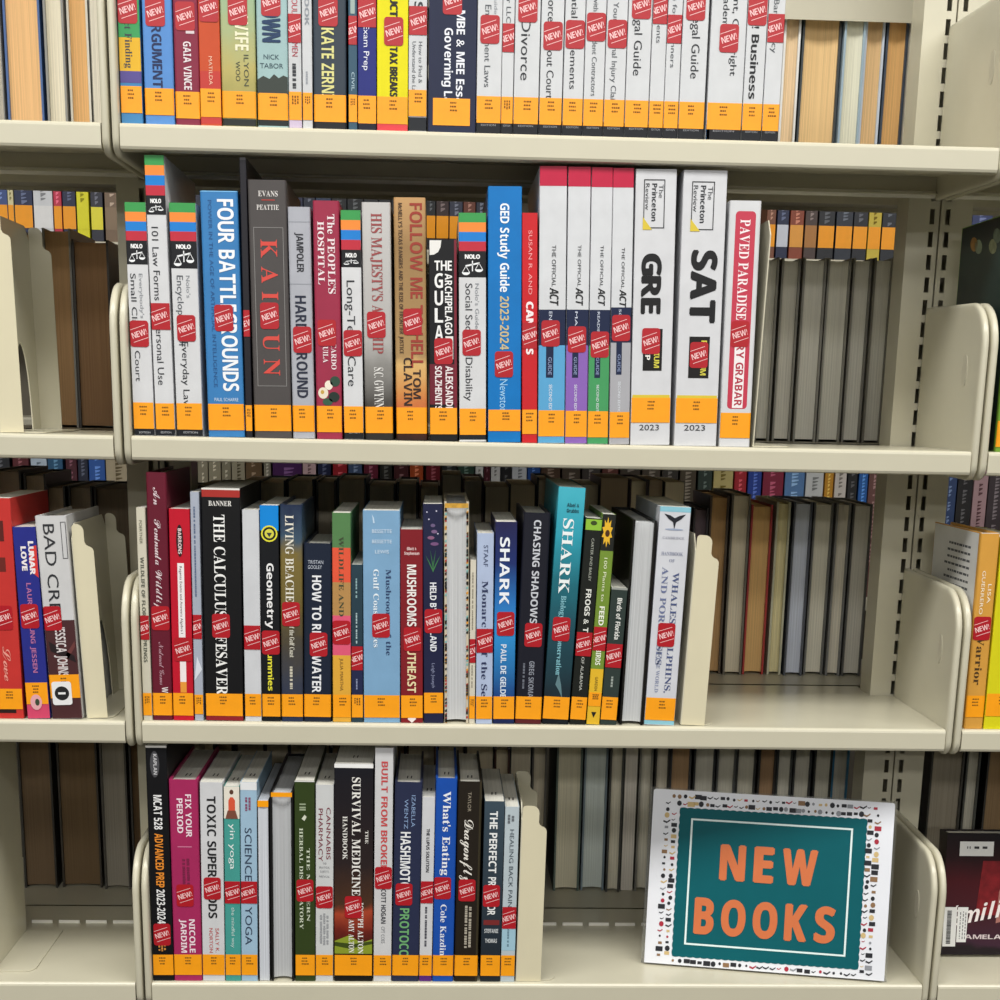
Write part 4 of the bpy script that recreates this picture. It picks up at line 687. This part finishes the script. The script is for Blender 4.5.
# dark book facing out, right bay
def face_book():
    zs = -3*S+.0004; A = on_z(940.5, 957, zs); r = thing('book', 'dark maroon book facing out with white script title, lower right', 'book', tuple(A)); lean = -.1; r.rotation_euler = (lean, 0, 0); r.location.z += .0032
    W, H = .135, .152
    mb = MB(); mb.box(0, W, 0, .0025, 0, H); mb.box(0, .0025, .0025, .026, 0, H); mb.box(0, W, .026, .0285, 0, H); mb.build('cover', art([(0, '1a1218'), (.06, '1c1418'), (.1, '3a2030'), (.3, '3f1c24'), (.6, '48151c'), (.8, '2c1418'), (1, '171114')], H, .2, 18), r)
    mb = MB(); mb.box(.003, W-.002, .003, .0255, .002, H-.002); mb.build('page_block', pages('d9d7cd'), r)
    MB().flat([(.04, -.0003, .05), (.078, -.0003, .05), (.076, -.0003, .118), (.046, -.0003, .118)]).build('red_curtain', mat('7a1a20', .4, .4, .3, 90), r)
    MB().flat([(.066, -.0004, .04), (.085, -.0004, .045), (.09, -.0004, .1), (.076, -.0004, .098), (.068, -.0004, .08)]).build('bare_arm', mat('a06a62', .5, .3, .1, 60), r)
    MB().flat([(.016, -.0004, .124), (.058, -.0004, .124), (.058, -.0004, .142), (.016, -.0004, .142)]).build('date_label', mat('e4e4e2', .5, .3, 0), r)
    mb = MB()
    for x, w_ in ((.025, .0012), (.028, .0012), (.034, .006), (.044, .006)): mb.flat([(x, -.0006, .133), (x+w_, -.0006, .133), (x+w_, -.0006, .136), (x, -.0006, .136)])
    mb.build('print', mat('3a3a3c', .5, .3, 0), r)
    v, f = glyphs('Émilie', 'i'); ca, sa = math.cos(.2), math.sin(.2)
    V = [(.011+p[0]*.078*ca-(p[1]*.022)*sa*0, -.0005, .036+p[0]*.078*sa+p[1]*.02) for p in v]; mk('title_lettering', V, f, mat('efe6e4', .4, .4, 0), r)
    v, f = glyphs('PAMELA BINNS', 'b'); mk('author_lettering', [(.02+p[0]*.1, -.0005, .02+p[1]*.0055) for p in v], f, mat('d0c2c4', .4, .4, 0), r)
    lb = mk('barcode_label', [(.001, -.0007, .0105), (.017, -.0007, .0105), (.017, -.0007, .06), (.001, -.0007, .06)], [(0, 1, 2, 3)], mat('dcdcda', .5, .3, 0), r)
    l2 = mk('barcode_label', [(.018, -.0007, .016), (.03, -.0007, .016), (.031, -.0007, .06), (.018, -.0007, .06)], [(0, 1, 2, 3)], mat('e2e2e0', .5, .3, 0), r)
    mb = MB(); z = .014
    while z < .056: t = .0005+R5.random()*.0009; mb.flat([(.005, -.0009, z), (.0105, -.0009, z), (.0105, -.0009, z+t), (.005, -.0009, z+t)]); z += t+.0005
    mb.build('bars', mat('2a2a2c', .5, .3, 0), lb)
    mb = MB()
    for x in (.021, .0245, .0275):
        z = .02
        while z < .054: t = .001+R5.random()*.003; mb.flat([(x, -.0009, z), (x+.0012, -.0009, z), (x+.0012, -.0009, z+t), (x, -.0009, z+t)]); z += t+.0014
    mb.build('print', mat('77777a', .5, .3, 0), l2)
R5 = random.Random(2)
face_book()

# ------------------------------------------------------------------ books of the far side of this range: page edges towards us
YR = .338
ORD = ['first', 'second', 'third', 'fourth', 'fifth', 'sixth', 'seventh', 'eighth', 'ninth', 'tenth', 'eleventh', 'twelfth', 'thirteenth', 'fourteenth', 'fifteenth', 'sixteenth', 'seventeenth', 'eighteenth', 'nineteenth', 'twentieth', 'twenty-first', 'twenty-second', 'twenty-third', 'twenty-fourth', 'twenty-fifth', 'twenty-sixth']
def rear_books(k, items, where, group, yref):
    """items: left x, right x, top y (all in the photo), page colour, colour name, cover colour, lean"""
    z = -S*k+.0003; prev = None
    for i, (xl, xr, yt, pc, cn, cc, hard) in enumerate(items):
        yb = proj((on_y((xl+xr)/2, 500, YR).x, YR, z))[1]
        a, b = on_y(xl, yref, YR).x, on_y(xr, yref, YR).x
        h = min(on_y((xl+xr)/2, yt, YR).z-z, S-.028 if k else (.203 if yt > -10 else 9))
        if prev is not None and a < prev: a = prev+.0003
        w = b-a; prev = b
        r = thing('book', f'{cn} page edges {where}, {ORD[i]} from left', 'book', (a, YR+.004*math.sin(i*2.3), z), group)
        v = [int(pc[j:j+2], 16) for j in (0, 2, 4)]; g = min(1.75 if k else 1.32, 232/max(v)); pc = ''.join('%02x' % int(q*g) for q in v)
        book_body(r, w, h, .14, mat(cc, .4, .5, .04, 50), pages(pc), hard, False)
TAN, CRM, GRY, BRN = 'c9a06c', 'cfc8b4', 'a39f94', '5a4634'
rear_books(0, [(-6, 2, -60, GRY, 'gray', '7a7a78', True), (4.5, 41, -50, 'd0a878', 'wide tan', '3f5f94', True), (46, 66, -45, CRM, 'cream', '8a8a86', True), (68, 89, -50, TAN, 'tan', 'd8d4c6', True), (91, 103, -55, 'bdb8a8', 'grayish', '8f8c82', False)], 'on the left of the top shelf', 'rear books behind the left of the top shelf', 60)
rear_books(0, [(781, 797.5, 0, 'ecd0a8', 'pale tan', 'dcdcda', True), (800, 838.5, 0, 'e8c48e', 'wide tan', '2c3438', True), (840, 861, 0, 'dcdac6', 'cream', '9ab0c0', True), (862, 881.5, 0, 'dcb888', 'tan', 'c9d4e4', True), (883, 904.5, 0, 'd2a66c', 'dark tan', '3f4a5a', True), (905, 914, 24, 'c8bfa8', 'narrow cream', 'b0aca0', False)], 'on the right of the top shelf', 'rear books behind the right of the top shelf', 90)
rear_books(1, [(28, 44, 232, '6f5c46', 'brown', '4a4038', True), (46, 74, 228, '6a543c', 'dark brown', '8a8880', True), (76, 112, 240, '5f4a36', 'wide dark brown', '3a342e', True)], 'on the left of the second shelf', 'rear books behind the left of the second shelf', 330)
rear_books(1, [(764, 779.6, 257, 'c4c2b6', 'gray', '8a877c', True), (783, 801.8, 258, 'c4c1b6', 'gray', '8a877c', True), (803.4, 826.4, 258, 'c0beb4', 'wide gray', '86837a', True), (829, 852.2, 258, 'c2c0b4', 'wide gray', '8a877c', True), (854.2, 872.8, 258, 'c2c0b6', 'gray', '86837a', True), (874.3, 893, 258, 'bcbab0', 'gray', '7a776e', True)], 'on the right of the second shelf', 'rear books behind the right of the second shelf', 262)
R6 = random.Random(4)
def filler(x0, x1, y, k):
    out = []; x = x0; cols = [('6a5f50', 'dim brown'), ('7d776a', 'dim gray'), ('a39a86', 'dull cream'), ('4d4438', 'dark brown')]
    while x < x1-9:
        wd = 14+R6.random()*16; c = R6.choice(cols); out.append((x, min(x+wd, x1), y+R6.random()*14, c[0], c[1], R6.choice(['24262c', '3a2628', '2c3a44', '5a5650', '1a1a1c', '4a2c24']), R6.random() < .6)); x += wd+1.2
    return out
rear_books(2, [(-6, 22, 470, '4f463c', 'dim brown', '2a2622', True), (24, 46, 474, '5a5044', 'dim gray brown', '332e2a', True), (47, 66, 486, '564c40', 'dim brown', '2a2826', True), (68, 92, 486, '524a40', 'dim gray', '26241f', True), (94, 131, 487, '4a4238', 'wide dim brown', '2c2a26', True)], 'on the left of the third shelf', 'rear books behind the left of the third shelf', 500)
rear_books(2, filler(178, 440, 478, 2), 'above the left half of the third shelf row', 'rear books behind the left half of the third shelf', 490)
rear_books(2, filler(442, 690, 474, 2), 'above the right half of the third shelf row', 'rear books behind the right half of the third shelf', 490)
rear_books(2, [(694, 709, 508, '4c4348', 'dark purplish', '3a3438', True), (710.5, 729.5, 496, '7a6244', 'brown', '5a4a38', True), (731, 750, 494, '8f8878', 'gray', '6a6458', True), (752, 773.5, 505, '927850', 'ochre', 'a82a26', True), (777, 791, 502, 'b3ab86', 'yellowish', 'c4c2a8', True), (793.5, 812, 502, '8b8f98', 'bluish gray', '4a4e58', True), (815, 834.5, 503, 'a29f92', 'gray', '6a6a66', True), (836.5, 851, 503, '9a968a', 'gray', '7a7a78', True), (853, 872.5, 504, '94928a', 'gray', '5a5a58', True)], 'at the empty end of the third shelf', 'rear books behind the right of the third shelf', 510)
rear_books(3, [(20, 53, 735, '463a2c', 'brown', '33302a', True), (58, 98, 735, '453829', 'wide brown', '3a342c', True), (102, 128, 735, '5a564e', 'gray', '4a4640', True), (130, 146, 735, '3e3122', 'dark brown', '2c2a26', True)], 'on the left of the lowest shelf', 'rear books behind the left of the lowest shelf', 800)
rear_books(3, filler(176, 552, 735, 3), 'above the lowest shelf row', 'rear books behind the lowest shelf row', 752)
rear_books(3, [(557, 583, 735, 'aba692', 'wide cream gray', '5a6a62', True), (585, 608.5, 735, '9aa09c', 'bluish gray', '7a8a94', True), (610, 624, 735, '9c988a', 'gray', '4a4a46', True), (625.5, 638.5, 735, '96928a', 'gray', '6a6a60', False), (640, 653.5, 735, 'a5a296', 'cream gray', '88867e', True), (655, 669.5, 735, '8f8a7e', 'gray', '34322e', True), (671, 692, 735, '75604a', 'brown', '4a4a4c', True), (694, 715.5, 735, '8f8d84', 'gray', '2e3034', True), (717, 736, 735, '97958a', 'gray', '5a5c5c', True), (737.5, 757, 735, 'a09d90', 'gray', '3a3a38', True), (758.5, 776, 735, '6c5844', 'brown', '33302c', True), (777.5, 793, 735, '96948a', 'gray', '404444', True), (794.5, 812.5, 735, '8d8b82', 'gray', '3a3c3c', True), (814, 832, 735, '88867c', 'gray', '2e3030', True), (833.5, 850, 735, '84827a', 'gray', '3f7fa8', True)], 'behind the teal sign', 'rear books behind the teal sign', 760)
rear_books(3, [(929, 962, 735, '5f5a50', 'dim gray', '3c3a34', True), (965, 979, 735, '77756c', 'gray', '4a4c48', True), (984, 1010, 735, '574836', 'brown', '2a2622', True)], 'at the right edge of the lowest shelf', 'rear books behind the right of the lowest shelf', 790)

# ------------------------------------------------------------------ the next range across the aisle, spines towards us
YF = 1.2
for k in (-1, 0, 1, 2):
    r = thing('far_shelf', ['beige metal shelf of the next aisle, above all its visible books', 'beige metal shelf of the next aisle, seen over the second shelf', 'beige metal shelf of the next aisle at second shelf height', 'beige metal shelf of the next aisle, seen over the third shelf'][k+1], 'shelf', (-1.2, YF-.01, -S*k), 'shelves of the next aisle')
    mb = MB(); mb.prism(shelf_profile(.24, .022), 0, 3.4, lambda p, q, a: (a, p, q)); mb.build('shelf_board', METAL_D, r)
def far_books(k, items, where, group, yref, lab=True):
    z = -S*k+.0003; prev = None
    for i, (xl, xr, yt, c, cn, lc) in enumerate(items):
        a, b = on_y(xl, yref, YF).x, on_y(xr, yref, YF).x
        if prev is not None and a < prev: a = prev+.0003
        w = b-a; prev = b; h = S-.04-.012*((i*37) % 5)/5 if lab else min(max(.19, on_y((xl+xr)/2, yt, YF).z-z), S-.035)
        r = thing('book', f'distant {cn} spine {where}, {ORD[i]} from left', 'book', (a, YF, z), group)
        _, rr = book_body(r, w, h, .15, mat(c, .4, .5, .05, 50), pages('cfc9bb'), False)
        if lab:
            o = wrap('call_number_label', r, w, rr, .02, .058, .02, .98, mat(lc or ORANGE, .4, .5, .03, 80), .0005)
            if i % 2 == 0 or i % 5 == 1: wrap('spine_sticker', r, w, rr, .086, .106, .15, .85, mat('2f4f86', .4, .5, 0), .0005)
        L0 = lin(c)[:3]; k2 = .42 if sum(L0) < .9 else -.5
        cc = ''.join('%02x' % int(max(0, min(255, int(c[j:j+2], 16)+k2*150+(18 if k2 > 0 else 0)))) for j in (0, 2, 4))
        R = random.Random(i*7+k); mb = MB(); zz = h-.012-R.random()*.02
        u0, u1 = .34+R.random()*.08, .58+R.random()*.1
        while zz > .066:
            t = .0035+R.random()*.0035; v = R.random()*.06
            mb.flat([(u0*w, -.0004, zz), ((u1+v)*w, -.0004, zz), ((u1+v)*w, -.0004, zz-t*.35), ((u0+v)*w, -.0004, zz-t), (u0*w, -.0004, zz-t)]); zz -= t+.0016+(R.random() < .16)*.008
        mb.build('title_lettering', mat(cc, .5, .3, 0), r)
dk = ['2a2f48', '3a2a2a', '24262c', '5a3a30', '2c3c5a', '4a4a4c', '1f2226', '6a3a2c', '34384a', '2a3040']
def far_fill(x0, x1, wmin, wmax, yt, seed, cols, names):
    R = random.Random(seed); out = []; x = x0
    while x < x1-6:
        wd = wmin+R.random()*(wmax-wmin); j = R.randrange(len(cols)); out.append((x, min(x+wd-.8, x1), yt+R.random()*8, cols[j], names[j], None)); x += wd
    return out
dn = ['navy', 'dark brown', 'black', 'brown', 'blue', 'gray', 'black', 'rust', 'slate', 'dark blue']
far_books(0, [(-6, 8, 190, '3a4f86', 'blue', None), (8.5, 14, 190, 'd8cfa0', 'cream', None), (15, 33, 190, '1f2a4c', 'navy', None), (34, 53, 190, 'd4d6da', 'white', 'e6e6e6'), (54, 62, 192, 'c02a48', 'red', None), (63, 76, 192, '1d2444', 'navy', None), (77, 89, 192, 'e6e01c', 'yellow', 'e6e01c'), (91, 103, 192, '2a2c3a', 'black', 'ece23a'), (105, 119, 192, '7a6450', 'brown', '8a745c')], 'over the left end of the second shelf', 'distant books over the left of the second shelf', 215)
far_books(0, far_fill(188, 425, 12, 17, 204, 3, dk, dn), 'over the middle of the second shelf row', 'distant books over the middle of the second shelf', 208)
far_books(0, far_fill(426, 520, 9, 15, 204, 8, dk, dn), 'around the short black paperback on the second shelf', 'distant books around the short black paperback', 208)
far_books(0, [(766, 775, 210, '7a4a34', 'rust', None), (776.5, 788, 210, '1f2848', 'navy', 'd0d4e0'), (789.5, 803, 210, '8a4028', 'rust brown', 'e8a040'), (804.5, 816.5, 210, '4a3a36', 'brown', 'b0783c'), (818, 834, 210, '1a1c22', 'black', None), (835.5, 852, 210, '262c38', 'dark slate', None), (853, 867, 210, '1c1e26', 'black', None), (868, 880.5, 212, 'c8b23c', 'yellow', None), (881.5, 895, 210, '1e222a', 'black', None)], 'over the gray books of the second shelf', 'distant books over the right of the second shelf', 236)
far_books(0, [(961, 970, 210, 'a89a86', 'tan', None), (972, 992, 210, '2a3560', 'blue', None)], 'over the right bay of the second shelf', 'distant books over the right bay', 225)
far_books(2, [(-8, 10, 440, '1f2128', 'black', None), (13, 29, 440, '5a1c24', 'maroon', None), (31, 47, 440, 'b8c8d8', 'pale blue', None), (48, 63, 440, '23567c', 'blue', None), (66, 77, 440, '4a1424', 'dark maroon', None), (78, 88, 440, '1c2238', 'navy', None), (89, 105, 440, '2a5cae', 'bright blue', None), (106, 131, 440, 'b8aa8e', 'cream', None)], 'over the leaning books of the left bay', 'distant books over the left of the third shelf', 470, False)
far_books(2, [(198, 208, 440, '9a927c', 'dull tan', None), (209, 221, 440, 'a09880', 'tan', None), (222, 231, 440, '8f8872', 'dull tan', None), (232, 245, 440, 'a59d86', 'tan', None), (246, 262, 440, '6a5236', 'brown', None), (264, 271, 440, '8a8474', 'gray', None), (273, 302, 440, '4a1c5a', 'wide purple', None), (303, 316, 440, 'd4b4b8', 'pale pink', None), (318, 331, 440, '1c2448', 'navy', None), (333, 347, 440, 'a8202c', 'red', None), (348.5, 362, 440, '44587c', 'slate blue', None), (364, 378, 440, '6a1c34', 'maroon', None), (380, 392, 440, '22221e', 'black', None), (394, 408.5, 440, '4a2024', 'dark maroon', None), (410, 423, 440, 'b04a20', 'orange', None), (426, 440, 440, '6a1420', 'deep red', None), (442, 456.5, 440, '22282a', 'black', None), (458, 474, 440, '2a4438', 'dark green', None), (475.5, 483, 440, 'd8d8d6', 'white', None)], 'over the books of the third shelf, left half', 'distant books over the left half of the third shelf', 478, False)
far_books(2, [(484, 490, 440, '4a1420', 'maroon', None), (491, 500, 440, 'd4d4d2', 'white', None), (501, 511, 440, '1c1c1e', 'black', None), (512, 526.5, 440, 'c8ccd2', 'pale gray', None), (527.5, 540, 440, '1f4c94', 'blue', None), (541, 560, 440, '4a3424', 'brown', None), (562, 580, 440, '44382c', 'brown', None), (582, 600, 440, '3a3430', 'dark gray', None), (602, 618, 440, '5a2c24', 'rust', None), (620, 640, 440, '3f362c', 'brown', None), (642, 660, 440, '4a4034', 'gray brown', None), (662, 678, 440, '37322c', 'dark brown', None), (680, 696, 440, '4a4030', 'olive brown', None)], 'over the books of the third shelf, right half', 'distant books over the right half of the third shelf', 478, False)
far_books(2, [(698, 712, 440, '2c3c34', 'dark green', None), (713.5, 733, 440, 'c8b878', 'cream yellow', None), (734.5, 746.5, 440, 'b01c2c', 'red', None), (748, 761.5, 440, '20409c', 'blue', None), (763, 783.5, 440, '8a1c3c', 'crimson', None), (785, 804.5, 440, '5a84b8', 'light blue', None), (806, 823.5, 440, 'd0d2d2', 'white', None), (825, 833.5, 440, 'c88c20', 'gold', None), (835, 846.5, 440, 'd4ccc4', 'white', None), (848, 857.5, 440, '1a1a1c', 'black', None), (859, 868, 440, '1c5ca8', 'blue', None), (869, 882, 440, '6a4440', 'dull brown', None)], 'over the empty end of the third shelf', 'distant books over the right of the third shelf', 480, False)
far_books(2, [(944, 957, 440, '2c4068', 'blue', None), (958, 973, 440, '1c1a1c', 'black', None), (974, 988, 440, 'a8888c', 'dusty pink', None), (989, 1004, 440, '3a3034', 'dark gray', None)], 'over the gold spined book', 'distant books over the right bay of the third shelf', 485, False)
